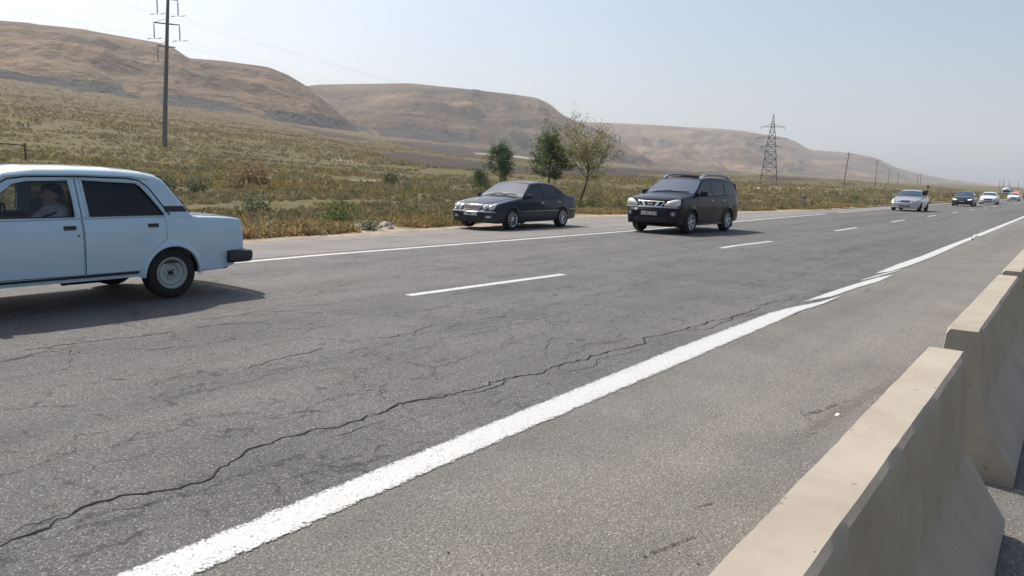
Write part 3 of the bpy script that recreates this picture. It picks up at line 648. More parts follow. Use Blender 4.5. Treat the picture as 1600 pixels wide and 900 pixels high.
    def upper(s, name, xa, xb, ylim, off, m, parent, th=.006, ny=16, dx=.03, extra=()):
        xs = sorted(set([round(x, 4) for x in list(np.arange(xa, xb, dx))+[xb]+[x for x, _ in s.prof if xa < x < xb]])); V = []; nx = len(xs)
        for o_ in (off, off-th):
            for x in xs:
                yl = ylim(x); sl_ = (s.top(x+.01)-s.top(x-.01))/.02; nn = sqrt(1+sl_*sl_)
                for k in range(ny+1):
                    y = -yl+2*yl*k/ny; z = s.ztop(x, y); p = s.P(x, y, z); V.append((p[0]-sl_/nn*o_, p[1], p[2]+o_/nn))
        q = ny+1; F = [(i*q+j, i*q+j+1, (i+1)*q+j+1, (i+1)*q+j) for i in range(nx-1) for j in range(ny)]; B = nx*q
        F += [(B+i*q+j, B+(i+1)*q+j, B+(i+1)*q+j+1, B+i*q+j+1) for i in range(nx-1) for j in range(ny)]
        for i in range(nx-1): F += [(i*q, (i+1)*q, B+(i+1)*q, B+i*q), (i*q+ny, B+i*q+ny, B+(i+1)*q+ny, (i+1)*q+ny)]
        for j in range(ny): F += [(j, B+j, B+j+1, j+1), ((nx-1)*q+j, (nx-1)*q+j+1, B+(nx-1)*q+j+1, B+(nx-1)*q+j)]
        b = MB(); b.add(V, F); return b.build(name, m, parent, ang=40)
    def nose(s, z, rear=False):
        xs = np.linspace(s.x0, 0, 1200) if not rear else np.linspace(s.x1, 0, 1200)
        for x in xs:
            if s.top(float(x)) >= z: return float(x)
        return float(xs[-1])
    def face(s, name, pts, off, m, parent, th=.02, rear=False, dome=0, mir=False, b=None, build=True):
        """polygon in (y, z) laid on the nose (or tail) surface"""
        if mir: pts = [(-y, z) for y, z in pts]
        b = b or MB(); sg = 1 if rear else -1; cy = sum(p[0] for p in pts)/len(pts); cz = sum(p[1] for p in pts)/len(pts); n_ = len(pts); V = []
        rings = (1, .8, .55, .28)
        def at(y, z, o_): p = s.P(s.nose(z, rear), y, z); return (p[0]+sg*o_, p[1], p[2])
        V += [at(y, z, off-th) for y, z in pts]
        for r_ in rings: V += [at(cy+(y-cy)*r_, cz+(z-cz)*r_, off+dome*(1-r_*r_)) for y, z in pts]
        V.append(at(cy, cz, off+dome)); F = []
        for k in range(len(rings)):
            for i in range(n_): F.append((k*n_+i, k*n_+(i+1) % n_, (k+1)*n_+(i+1) % n_, (k+1)*n_+i))
        F += [(len(rings)*n_+i, len(rings)*n_+(i+1) % n_, len(V)-1) for i in range(n_)]; F.append(tuple(range(n_-1, -1, -1)))
        b.add(V, F)
        return b.build(name, m, parent, ang=50) if build else b
def ell(cy, cz, ry, rz, n_=20, rot=0): return [(cy+ry*cos(a)*cos(rot)-rz*sin(a)*sin(rot), cz+ry*cos(a)*sin(rot)+rz*sin(a)*cos(rot)) for a in (2*pi*i/n_ for i in range(n_))]
def rect(y0, y1, z0, z1, n_=6):
    p = [(y0+(y1-y0)*i/n_, z0) for i in range(n_)]+[(y1, z0+(z1-z0)*i/3) for i in range(3)]+[(y1-(y1-y0)*i/n_, z1) for i in range(n_)]+[(y0, z1-(z1-z0)*i/3) for i in range(3)]; return p
def pl(*pts): xs = [p[0] for p in pts]; zs = [p[1] for p in pts]; return lambda x: float(np.interp(x, xs, zs))

def wheel(parent, x, y, R, wd, style, rr=None, steer=0, rimmat=None):
    """wheel > tyre, rim; y < 0 is the near side"""
    sg = -1 if y < 0 else 1; wroot = empty('wheel', (x, y, R), 0, parent); wroot.rotation_euler = (0, 0, steer)
    rr = rr or R*.64; b = MB()
    p = [(rr-.005, -.5*wd+.02), (rr+.01, -.5*wd), (R-.045, -.5*wd-.006), (R-.018, -.5*wd+.004), (R-.004, -.5*wd+.022), (R, -.3*wd), (R, .3*wd), (R-.004, .5*wd-.022), (R-.018, .5*wd-.004), (R-.045, .5*wd+.006), (rr+.01, .5*wd), (rr-.005, .5*wd-.02)]
    b.lathe(p, 48); ty = b.build('tyre', M['tyre'], wroot, ang=40)
    b = MB(); f = lambda h: h*sg; face_ = .5*wd*.86
    if style == 'steel':
        b.lathe([(rr+.004, f(.5*wd-.004)), (rr-.006, f(.5*wd+.002)), (rr-.016, f(.5*wd-.014)), (rr-.030, f(.5*wd-.030)), (rr*.80, f(.5*wd-.040)), (rr*.74, f(.5*wd-.028)), (rr*.60, f(.5*wd-.030)), (rr*.50, f(.5*wd-.058)), (rr*.44, f(.5*wd-.056)), (rr*.34, f(.5*wd-.040)), (rr*.24, f(.5*wd-.040)), (rr*.20, f(.5*wd-.05)), (.001, f(.5*wd-.05))], 40)
        for k in range(16):
            a = 2*pi*k/16; cx_, cz_ = cos(a)*rr*.815, sin(a)*rr*.815
            u = Vector((-sin(a), 0, cos(a))); w_ = Vector((cos(a), 0, sin(a))); c_ = Vector((cx_, f(.5*wd-.0335), cz_)); b.add([c_+u*.016*cos(q)+w_*.007*sin(q) for q in (2*pi*i/8 for i in range(8))], [tuple(range(8))], 1)
        h = MB(); h.lathe([(.026, f(.5*wd-.052)), (.024, f(.5*wd-.022)), (.0, f(.5*wd-.020))], 14)
        for k in range(4):
            a = pi/4+pi/2*k; b.ico((cos(a)*rr*.28, f(.5*wd-.038), sin(a)*rr*.28), .009, 1, 1)
        rim = b.build('rim', [rimmat or M['steel_rim'], M['seal']], wroot, ang=30, recalc=False)
        h.build('hub', M['seal'], rim, ang=40)
    else:
        b.lathe([(rr+.004, f(.5*wd-.006)), (rr-.004, f(.5*wd+.002)), (rr-.018, f(.5*wd-.006)), (rr-.026, f(.5*wd-.06)), (rr-.03, f(-.4*wd))], 48)
        nsp, wsp, wtip, split = dict(multi=(10, .020, .026, 0), wide=(6, .048, .066, 0), seven=(7, .030, .040, 0), five=(5, .05, .06, 0), ten=(10, .018, .022, 0))[style]
        for k in range(nsp):
            a = 2*pi*k/nsp+.2; u = Vector((-sin(a), 0, cos(a))); d = Vector((cos(a), 0, sin(a))); V_ = []
            for r_, hw_, dep in ((.03, wsp*.6, -.028), (rr*.35, wsp*.5, -.022), (rr*.7, (wsp+wtip)*.25, -.016), (rr-.012, wtip*.5, -.012)):
                for q, dd in ((-1, -.004), (-.7, 0), (.7, 0), (1, -.004)): V_.append(d*r_+u*hw_*q+Vector((0, f(.5*wd+dep+dd), 0)))
                for q in (1, -1): V_.append(d*r_+u*hw_*q*.8+Vector((0, f(.5*wd+dep-.03), 0)))
            F_ = [(i*6+j, i*6+(j+1) % 6, (i+1)*6+(j+1) % 6, (i+1)*6+j) for i in range(3) for j in range(6)]; b.add(V_, F_)
        b.lathe([(.055, f(.5*wd-.035)), (.052, f(.5*wd-.014)), (.035, f(.5*wd-.008)), (.001, f(.5*wd-.008))], 20)
        rim = b.build('rim', rimmat or M['silver_rim'], wroot, ang=40)
        h = MB(); h.lathe([(rr-.03, f(-.02)), (.02, f(-.02)), (.001, f(-.02))], 32); h.lathe([(rr*.62, f(.015)), (rr*.58, f(.02)), (.06, f(.02))], 24); h.build('brake_disc', M['under'], rim, ang=40)
    return wroot
def mirror_(parent, x, y, z, m, sg=-1, sc=1, glassx=1):
    b = MB(); b.box(x-.07*sc, x+.04*sc, min(y, y+sg*.20*sc), max(y, y+sg*.20*sc), z-.055*sc, z+.075*sc, 0, bev=.03*sc); b.tube([(x-.01, y-sg*.06, z-.05), (x-.02, y+sg*.03, z-.03)], .025, 8)
    o_ = b.build('wing_mirror', m, parent); g_ = MB(); g_.box(x+.041*sc, x+.046*sc, min(y+sg*.02, y+sg*.17*sc), max(y+sg*.02, y+sg*.17*sc), z-.035*sc, z+.055*sc); g_.build('mirror_glass', M['wind'], o_); return o_
def plate(parent, car, zc, txt, rear=False, yc=0, off=.012, w_=.52, h_=.112):
    x = car.P(car.nose(zc+.02, rear), yc, zc)[0]; sg = 1 if rear else -1; b = MB(); x += sg*off
    b.box(min(x, x+sg*.008), max(x, x+sg*.008), yc-w_/2, yc+w_/2, zc-h_/2, zc+h_/2, 0, bev=.003)
    p = b.build('number_plate', M['white'], parent)
    fr = MB(); X_ = x+sg*.0085
    for (a, b_, c, d) in ((yc-w_/2, yc+w_/2, zc+h_/2-.006, zc+h_/2), (yc-w_/2, yc+w_/2, zc-h_/2, zc-h_/2+.006), (yc-w_/2, yc-w_/2+.006, zc-h_/2+.006, zc+h_/2-.006), (yc+w_/2-.006, yc+w_/2, zc-h_/2+.006, zc+h_/2-.006)): fr.box(min(X_, X_+sg*.001), max(X_, X_+sg*.001), a, b_, c, d)
    fr.build('plate_border', M['ink'], p)
    cu = bpy.data.curves.new('plate_text', 'FONT'); cu.body = txt; cu.size = h_*1.05; cu.align_x = 'CENTER'; cu.align_y = 'CENTER'; cu.extrude = .0006; cu.offset = .0022; cu.materials.append(M['ink'])
    to = bpy.data.objects.new('plate_text', cu); COL.objects.link(to)
    R_ = Matrix(((0, 0, -1), (-1, 0, 0), (0, 1, 0))) if not rear else Matrix(((0, 0, 1), (1, 0, 0), (0, 1, 0)))
    dg = bpy.context.evaluated_depsgraph_get(); me = bpy.data.meshes.new_from_object(to.evaluated_get(dg)); bpy.data.objects.remove(to); me.transform(Matrix.Translation((x+sg*.0095, yc, zc-.002)) @ R_.to_4x4())
    to = bpy.data.objects.new('plate_text', me); COL.objects.link(to); to.parent = p; return p
def handle_bar(car, parent, x, z, sg, m, cup=True):
    y = car.yside(x, z); b = MB(); b.box(x-.085, x+.085, min(sg*(y+.012), sg*(y+.034)), max(sg*(y+.012), sg*(y+.034)), z-.014, z+.014, 0, bev=.008)
    for q in (-.07, .07): b.box(x+q-.01, x+q+.01, min(sg*(y-.01), sg*(y+.015)), max(sg*(y-.01), sg*(y+.015)), z-.01, z+.01)
    return b.build('handle', m, parent)

def doors(car, root, defs, pm, off=.006, hmat=None, hz=None, win=None, frame=None):
    """front and rear door on both sides: gap seal beneath, skin, handle, window pane"""
    for sg in (-1, 1):
        for (xa, xb, lo, hx) in defs:
            top_ = lambda x: car.I('belt', x)-.012
            d = car.side('door', xa, xb, lo, top_, off, pm, root, th=.02, sgn=sg, dx=.035)
            car.side('door_seal', xa-.009, xb+.009, lambda x: lo(min(max(x, xa), xb))-.009, lambda x: top_(x)+.006, off-.0035, M['seal'], d, th=.004, sgn=sg, dx=.035)
            if hmat: handle_bar(car, d, hx, hz if hz else car.I('belt', hx)-.13, sg, hmat)
        if win:
            for (xa, xb, lo, hi) in win:
                w_ = car.side('side_window', xa, xb, lo, hi, .004, M['tint'], root, th=.006, sgn=sg, dx=.03, fl=False)
                if frame: car.side('window_trim', xa-.018, xb+.018, lambda x: lo(min(max(x, xa), xb))-.014, lambda x: hi(min(max(x, xa), xb))+.014, .002, frame, w_, th=.004, sgn=sg, dx=.03, fl=False)
def archdoor(car, i, sill, clear=.05):
    xc, zc, R = car.arches[i]
    return lambda x: max(sill, zc+sqrt(max(0, (R+clear)**2-(x-xc)**2)) if abs(x-xc) < R+clear else sill)

# ---------- executive saloon (two of them: dark parked one, silver oncoming one)
def exec_saloon(name, pm, rim_style, rimmat, label, txt, loc, rz, steer=0, lensmat=None, bumper_strip=True, tailgroup=None):
    c = Car(x0=-2.40, x1=2.40, zroof=1.435,
        prof=[(-2.40,.53),(-2.392,.56),(-2.36,.575),(-2.335,.60),(-2.30,.68),(-2.25,.73),(-2.17,.765),(-2.0,.80),(-1.7,.85),(-1.3,.905),(-1.0,.94),(-.93,.955),(-.80,1.05),(-.28,1.365),(-.2,1.39),(0,1.415),(.35,1.432),(.7,1.42),(.95,1.39),(1.08,1.36),(1.62,1.07),(1.74,1.03),(1.9,1.02),(2.2,1.0),(2.30,.975),(2.335,.93),(2.35,.62),(2.375,.60),(2.40,.58)],
        belt=[(-2.4,.50),(-2.3,.60),(-2.17,.70),(-1.8,.80),(-1.3,.86),(-.93,.905),(0,.925),(1.0,.945),(1.7,.955),(2.2,.94),(2.33,.86),(2.4,.52)],
        hw=[(-2.4,.80),(-2.3,.845),(-2.1,.87),(-1.5,.895),(0,.90),(1.4,.895),(2.0,.86),(2.3,.83),(2.4,.79)], rhw=[(-1,.62),(-.3,.60),(.3,.605),(1.0,.59),(1.7,.66)],
        sp=[(.2,.93),(.35,.97),(.55,1.0),(.7,.995),(.85,.975),(.95,.945),(1.1,.93)], sill=[(-2.4,.24),(-2.2,.20),(-1.1,.215),(1,.215),(2.1,.25),(2.4,.30)],
        rad=[(-2.4,.02),(-2.3,.03),(-2.1,.05),(-1,.06),(-.9,.035),(-.3,.05),(.4,.07),(1.2,.05),(1.7,.05),(2.3,.05),(2.4,.02)], crown=[(-2.36,0),(-2.1,.03),(-1.6,.05),(-.95,.05),(-.3,.035),(.4,.03),(1.1,.035),(1.7,.02),(2.3,.01),(2.4,0)],
        arches=[(-1.50,.31,.355),(1.33,.31,.35)], fl=.010, wf=(-1.7,.20), wr=(1.9,.14))
    r = empty(name, loc, rz, label=label, cat='car'); c.shell().build('body', [pm, M['under']], r)
    c.side('door_seam', 0, .001, lambda x: .5, lambda x: .5, 0, M['seal'], r) if False else None
    doors(c, r, [(-1.03,.20, pl((-1.03,.34),(-.95,.27),(.2,.265)), .07), (.215,1.20, archdoor(c, 1, .265, .06), 1.05)], pm, hmat=M['chrome'] if rim_style != 'multi' else pm,
          win=[(-.86,.17, lambda x: c.I('belt', x)+.022, pl((-.86,.955),(-.78,1.02),(-.30,1.305),(-.1,1.335),(.17,1.345))), (.24,1.08, lambda x: c.I('belt', x)+.022, pl((.24,1.347),(.55,1.34),(.78,1.29),(1.08,1.04))), (1.11,1.42, lambda x: c.I('belt', x)+.03, pl((1.11,1.16),(1.2,1.11),(1.42,.985)))], frame=M['seal'])
    for sg in (-1, 1):
        c.side('side_moulding', -1.05, 1.0, lambda x: .50, lambda x: .555, .016, pm, r, th=.02, sgn=sg, n_=3)
        s_ = c.side('chrome_strip', -1.05, 1.0, lambda x: .548, lambda x: .560, .022, M['chrome'], r, th=.01, sgn=sg, n_=2)
        c.side('chrome_strip', 1.73, 2.3, lambda x: .588, lambda x: .602, .012, M['chrome'], r, th=.01, sgn=sg, n_=2)
        mirror_(r, -.70, sg*.86, .99, pm, sg)
    ws = c.upper('windscreen', -.90, -.30, lambda x: c.ytop(x)+.02, .004, M['wind'], r)
    for y0, y1 in ((-.55, .02), (-.02, .5)):
        b = MB(); b.tube([c.P(-.92, y1, c.ztop(-.92, y1)+.03), c.P(-.86, (y0+y1)/2, c.ztop(-.86, (y0+y1)/2)+.02), c.P(-.86, y0, c.ztop(-.86, y0)+.025)], .009, 6); b.build('wiper', M['seal'], r)
    c.upper('rear_window', 1.10, 1.58, lambda x: c.ytop(x)+.0, .004, M['tint'], r)
    yh = pl((-2.26,.36),(-2.16,.45),(-1.8,.60),(-1.0,.70))
    hd = c.upper('bonnet', -2.24, -1.0, lambda x: min(yh(x), c.ytop(x)+.015), .007, pm, r, th=.012); c.upper('bonnet_gap', -2.245, -.99, lambda x: min(yh(x), c.ytop(x)+.015)+.009, .003, M['seal'], hd, th=.004)
    tl = c.upper('boot_lid', 1.72, 2.27, lambda x: c.ytop(x)-.03, .007, pm, r, th=.012); c.upper('boot_gap', 1.71, 2.28, lambda x: c.ytop(x)-.02, .003, M['seal'], tl, th=.004)
    # face: grille with chrome surround, twin oval lamps
    gp_ = [(-.34,.755),(-.17,.768),(0,.772),(.17,.768),(.34,.755),(.335,.72),(.29,.62),(.27,.60),(.14,.595),(0,.593),(-.14,.595),(-.27,.60),(-.29,.62),(-.335,.72)]
    gr = c.face('grille', gp_, .014, M['seal'], r, th=.03)
    b = MB(); q = [Vector(c.P(c.nose(z)-.018, y, z)) for y, z in gp_]; b.tube(q+[q[0]], .009, 6)
    gs = b.build('grille_surround', M['dchrome'], gr)
    for i, z in enumerate((.63,.662,.694,.726)):
        wd_ = .29+(z-.60)*.33; b = MB(); b.tube([c.P(c.nose(z)-.02, -wd_+2*wd_*k/10, z) for k in range(11)], .0038, 6); b.build('grille_bar', M['bar'], gr)
    b = MB(); xb = c.nose(.76)+.03; b.tube([(xb,0,.77),(xb,0,.815)], .004, 6); ring = [(xb, .034*cos(a), .845+.034*sin(a)) for a in np.linspace(0, 2*pi, 25)]; b.tube(ring, .004, 6)
    for k in range(3): a = pi/2+2*pi*k/3; b.tube([(xb,0,.845),(xb,.032*cos(a),.845+.032*sin(a))], .004, 6)
    b.build('bonnet_emblem', M['chrome'], r)
    for sg in (-1, 1):
        for cy, cz, ry, rz_ in ((sg*.665,.705,.095,.105),(sg*.46,.685,.072,.082)):
            h_ = c.face('headlight', ell(cy, cz, ry, rz_, 24), .02, lensmat or M['lens'], r, th=.05, dome=.03)
            bz = MB(); q = [Vector(c.P(c.nose(z)-.016, y, z)) for y, z in ell(cy, cz, ry+.004, rz_+.004, 24)]; bz.tube(q+[q[0]], .009, 6, cap=False); bz.build('lamp_rim', M['chrome'], h_)
            i_ = MB(); p0 = Vector(c.P(c.nose(cz)-.035, cy, cz)); i_.lathe([(ry*.55, 0), (ry*.3, .012), (.002, .018)], 16, 'x', p0); i_.build('reflector', M['silver_rim'], h_)
        c.face('fog_lamp', rect(sg*.60-.075, sg*.60+.075, .365, .425), .008, M['lens'], r, th=.02)
        if bumper_strip:
            ys = np.linspace(sg*.26, sg*.80, 12); b = MB(); b.tube([c.P(-2.40, y, .535) for y in ys], .020, 8); b.build('bumper_strip', M['dchrome'] if bumper_strip == 'chrome' else pm, r)
        tl_ = [(sg*.50,.90),(sg*.77,.90),(sg*.80,.80),(sg*.78,.68),(sg*.52,.68)]; c.face('tail_light', tl_, .01, M['redlens'], r, th=.02, rear=True)
    c.face('air_intake', rect(-.34,.34,.30,.375,10), .004, M['seal'], r, th=.01)
    for x, i in ((-1.50,0),(1.33,1)):
        for y in (-.80,.80): wheel(r, x, y, .318, .215, rim_style, .235 if rim_style == 'multi' else .215, steer if i == 0 else 0, rimmat)
    plate(r, c, .475, txt); plate(r, c, .80, txt, rear=True)
    b = MB(); b.tube([(2.2,.45,.25),(2.42,.45,.25)], .03, 12); b.build('exhaust_pipe', M['steel'], r)
    return r, c

# ---------- compact SUV with roof rails
def suv(loc, rz, pm, label):
    c = Car(x0=-2.315, x1=2.315, zroof=1.67,
        prof=[(-2.315,.66),(-2.30,.74),(-2.26,.79),(-2.235,.92),(-2.20,.975),(-2.10,1.01),(-1.8,1.06),(-1.3,1.125),(-1.12,1.15),(-1.0,1.22),(-.42,1.58),(-.32,1.615),(-.1,1.645),(.4,1.67),(1.2,1.665),(1.8,1.63),(2.0,1.60),(2.07,1.55),(2.17,1.18),(2.22,1.05),(2.24,.76),(2.30,.72),(2.315,.66)],
        belt=[(-2.315,.60),(-2.25,.80),(-2.1,.95),(-1.6,1.02),(-1.12,1.07),(0,1.09),(1.2,1.12),(2.0,1.14),(2.2,1.0),(2.315,.6)],
        hw=[(-2.315,.80),(-2.2,.85),(-1.9,.88),(-1.4,.892),(0,.892),(1.3,.892),(1.9,.875),(2.2,.84),(2.315,.82)], rhw=[(-1.1,.70),(-.4,.665),(.4,.675),(1.5,.67),(2.1,.65)],
        sp=[(.2,.95),(.4,.985),(.6,1.0),(.8,1.0),(.95,.985),(1.08,.955),(1.2,.94)], sill=[(-2.315,.33),(-2.15,.27),(-1.7,.26),(-.9,.27),(1.7,.27),(2.1,.32),(2.315,.38)],
        rad=[(-2.315,.02),(-2.2,.05),(-1.9,.07),(-1.1,.06),(-.9,.03),(-.3,.05),(.4,.07),(1.9,.07),(2.07,.05),(2.2,.03),(2.315,.02)], crown=[(-2.28,0),(-2.1,.03),(-1.6,.05),(-1.1,.05),(-.3,.035),(.4,.03),(1.9,.03),(2.1,.02),(2.25,0)],
        arches=[(-1.375,.355,.395),(1.255,.355,.395)], fl=.022, wf=(-1.7,.22), wr=(1.9,.12))
    r = empty('parked_suv', loc, rz, label=label, cat='car'); r.name = 'suv'; c.shell().build('body', [pm, M['under']], r)
    hi1 = pl((-.98,1.15),(-.90,1.22),(-.45,1.50),(-.25,1.555),(.08,1.565)); hi2 = pl((.13,1.565),(1.02,1.56)); hi3 = pl((1.07,1.555),(1.5,1.54),(1.72,1.46),(1.80,1.30),(1.82,1.2))
    lw = lambda x: c.I('belt', x)+.02
    doors(c, r, [(-.99,.10, pl((-.99,.55),(-.93,.36),(-.85,.33),(.1,.33)), -.02), (.115,1.02, archdoor(c, 1, .33, .06), .90)], pm, hmat=M['chrome'], hz=.975, win=[(-.98,.08,lw,hi1),(.13,1.02,lw,hi2),(1.07,1.82,lw,hi3)], frame=M['seal'])
    for sg in (-1, 1):
        mirror_(r, -.78, sg*.86, 1.17, pm, sg, 1.15)
        c.side('sill_moulding', -.95, .83, lambda x: .262, lambda x: .335, .018, M['blackp'], r, th=.03, sgn=sg, n_=3)
        c.side('chrome_strip', -.93, .82, lambda x: .262, lambda x: .280, .028, M['chrome'], r, th=.01, sgn=sg, n_=2)
        for i in (0, 1):            # arch mouldings
            xc, zc, R = c.arches[i]; b = MB(); V_ = []; k = 24
            for j in range(k+1):
                a = pi*j/k
                for rr_, o_ in ((R-.004,.0),(R-.004,.03),(R+.03,.034),(R+.055,.022),(R+.057,-.002)):
                    x = xc+rr_*cos(a); z = zc+rr_*sin(a)-.02; y = c.yside(x, z)+c.flare(x, z)*.6+o_; V_.append(c.P(x, sg*y, z))
            b.add(V_, [(j*5+q, j*5+q+1, (j+1)*5+q+1, (j+1)*5+q) for j in range(k) for q in range(4)]); b.build('arch_moulding', M['blackp'] if i == 5 else pm, r)
        # roof rails: silver feet, grey bar
        y = .60; b = MB(); zt = lambda x: c.ztop(x, y)
        b.tube([(x, sg*(y+.01*0), zt(x)+h) for x, h in ((-.30,.0),(-.22,.035),(-.08,.062),(.1,.075),(.6,.078),(1.2,.078),(1.55,.07),(1.72,.055),(1.86,.0))], [.026,.034,.038,.036,.034,.034,.036,.036,.024], 10); rl = b.build('roof_rail', M['rail'], r)
        b = MB(); b.tube([(x, sg*y, zt(x)+h) for x, h in ((-.36,-.005),(-.30,.012),(-.20,.045),(-.10,.062))], [.032,.042,.044,.040], 10); b.build('rail_foot', M['chrome'], rl)
        b = MB(); b.tube([(x, sg*y, zt(x)+h) for x, h in ((1.9,-.005),(1.84,.02),(1.70,.06))], [.024,.038,.040], 10); b.build('rail_foot', M['silver_rim'], rl)
        hl = [(sg*.44,.80),(sg*.60,.795),(sg*.80,.80),(sg*.845,.83),(sg*.85,.93),(sg*.83,1.0),(sg*.74,1.0),(sg*.60,.965),(sg*.50,.90),(sg*.435,.86)]
        h_ = c.face('headlight', hl, .026, M['lens2'], r, th=.06, dome=.03)
        for cy, rz_ in ((.56,.045),(.70,.055)):
            i_ = MB(); p0 = Vector(c.P(c.nose(.86)-.045, sg*cy, .855)); i_.lathe([(rz_, 0), (rz_*.85, -.01), (rz_*.5, .012), (.002, .016)], 18, 'x', p0); i_.build('reflector', M['silver_rim'], h_)
        c.face('fog_lamp', ell(sg*.70,.585,.045,.045), .012, M['lens'], r, th=.03)
        c.face('fog_recess', rect(sg*.70-.10, sg*.70+.08,.50,.66), .006, M['blackp'], r, th=.01)
        c.face('tail_light', [(sg*.66,1.52),(sg*.74,1.5),(sg*.79,1.1),(sg*.77,.95),(sg*.66,1.0)], .012, M['redlens'], r, th=.03, rear=True)
        b = MB(); b.box(1.64,1.655, sg*.78-.11, sg*.78+.11, .12,.40); b.build('mud_flap', M['blackp'], r)
    c.upper('windscreen', -1.09, -.45, lambda x: c.ytop(x)+.01, .004, M['wind'], r)
    c.upper('sunroof', -.12, .72, lambda x: .44, .010, M['tint'], r, th=.012)
    b = MB(); b.tube([(-.36,0,c.ztop(-.36,0)),(-.25,0,c.ztop(-.36,0)+.17)], [.006,.003], 6); b.build('aerial', M['seal'], r)
    b = MB(); b.box(-.16,.45,-.40,.40,c.ztop(.1,0)+.030,c.ztop(.1,0)+.05,0,bev=.008); b.build('sunroof_deflector', M['blackp'], r)
    yh = pl((-2.20,.50),(-2.0,.70),(-1.12,.78)); hd = c.upper('bonnet', -2.20, -1.16, lambda x: min(yh(x), c.ytop(x)+.02), .007, pm, r, th=.012); c.upper('bonnet_gap', -2.205, -1.15, lambda x: min(yh(x), c.ytop(x)+.02)+.009, .003, M['seal'], hd, th=.004)
    for y0, y1 in ((-.6,.02),(-.02,.55)):
        b = MB(); b.tube([c.P(-1.11, y1, c.ztop(-1.11, y1)+.02), c.P(-1.05, y0, c.ztop(-1.05, y0)+.02)], .009, 6); b.build('wiper', M['seal'], r)
    gp_ = [(-.42,.925),(-.2,.93),(0,.93),(.2,.93),(.42,.925),(.39,.86),(.33,.79),(.15,.785),(0,.785),(-.15,.785),(-.33,.79),(-.39,.86)]
    gr = c.face('grille', gp_, .012, M['seal'], r, th=.03)
    b = MB(); q = [Vector(c.P(c.nose(z)-.016, y, z)) for y, z in gp_]; b.tube(q+[q[0]], .010, 6); b.build('grille_surround', M['chrome'], gr)
    for sg in (-1, 1):
        b = MB(); V_ = [c.P(c.nose(z)-o_, sg*y, z) for o_ in (.045,.010) for y, z in ((.225,.925),(.30,.925),(.205,.790),(.135,.790))]; b.add(V_, [(0,1,2,3),(7,6,5,4),(0,4,5,1),(1,5,6,2),(2,6,7,3),(3,7,4,0)], 0, False); b.build('grille_strut', M['chrome'], gr)
    b = MB(); xe = c.nose(.86)-.045; b.tube([(xe,.066*cos(a),.858+.066*sin(a)) for a in np.linspace(0, 2*pi, 29)], .009, 8); b.box(xe-.010, xe+.004, -.085,.085,.845,.871,0,bev=.003); b.build('grille_emblem', M['chrome'], gr)
    for k in range(4): b = MB(); z = .805+.03*k; b.tube([c.P(c.nose(z)-.014, y, z) for y in np.linspace(-.33,.33,9)], .004, 5); b.build('grille_bar', M['blackp'], gr)
    b = MB(); b.tube([c.P(c.nose(.765)-.004, y, .765) for y in np.linspace(-.83,.83,25)], .018, 8); b.build('bumper_lip', M['silver_rim'], r)
    c.face('air_intake', rect(-.42,.42,.665,.715,10), .010, M['seal'], r, th=.01); c.face('lower_intake', rect(-.5,.5,.38,.47,10), .006, M['seal'], r, th=.01)
    c.face('rear_window', [(-.58,1.52),(0,1.54),(.58,1.52),(.62,1.18),(0,1.16),(-.62,1.18)], .008, M['tint'], r, th=.01, rear=True)
    for x, i in ((-1.375,0),(1.255,1)):
        for y in (-.79,.79): wheel(r, x, y, .352, .22, 'wide', .225)
    plate(r, c, .585, '10-BC-810', off=.018); plate(r, c, .85, '10-BC-810', rear=True); return r, c

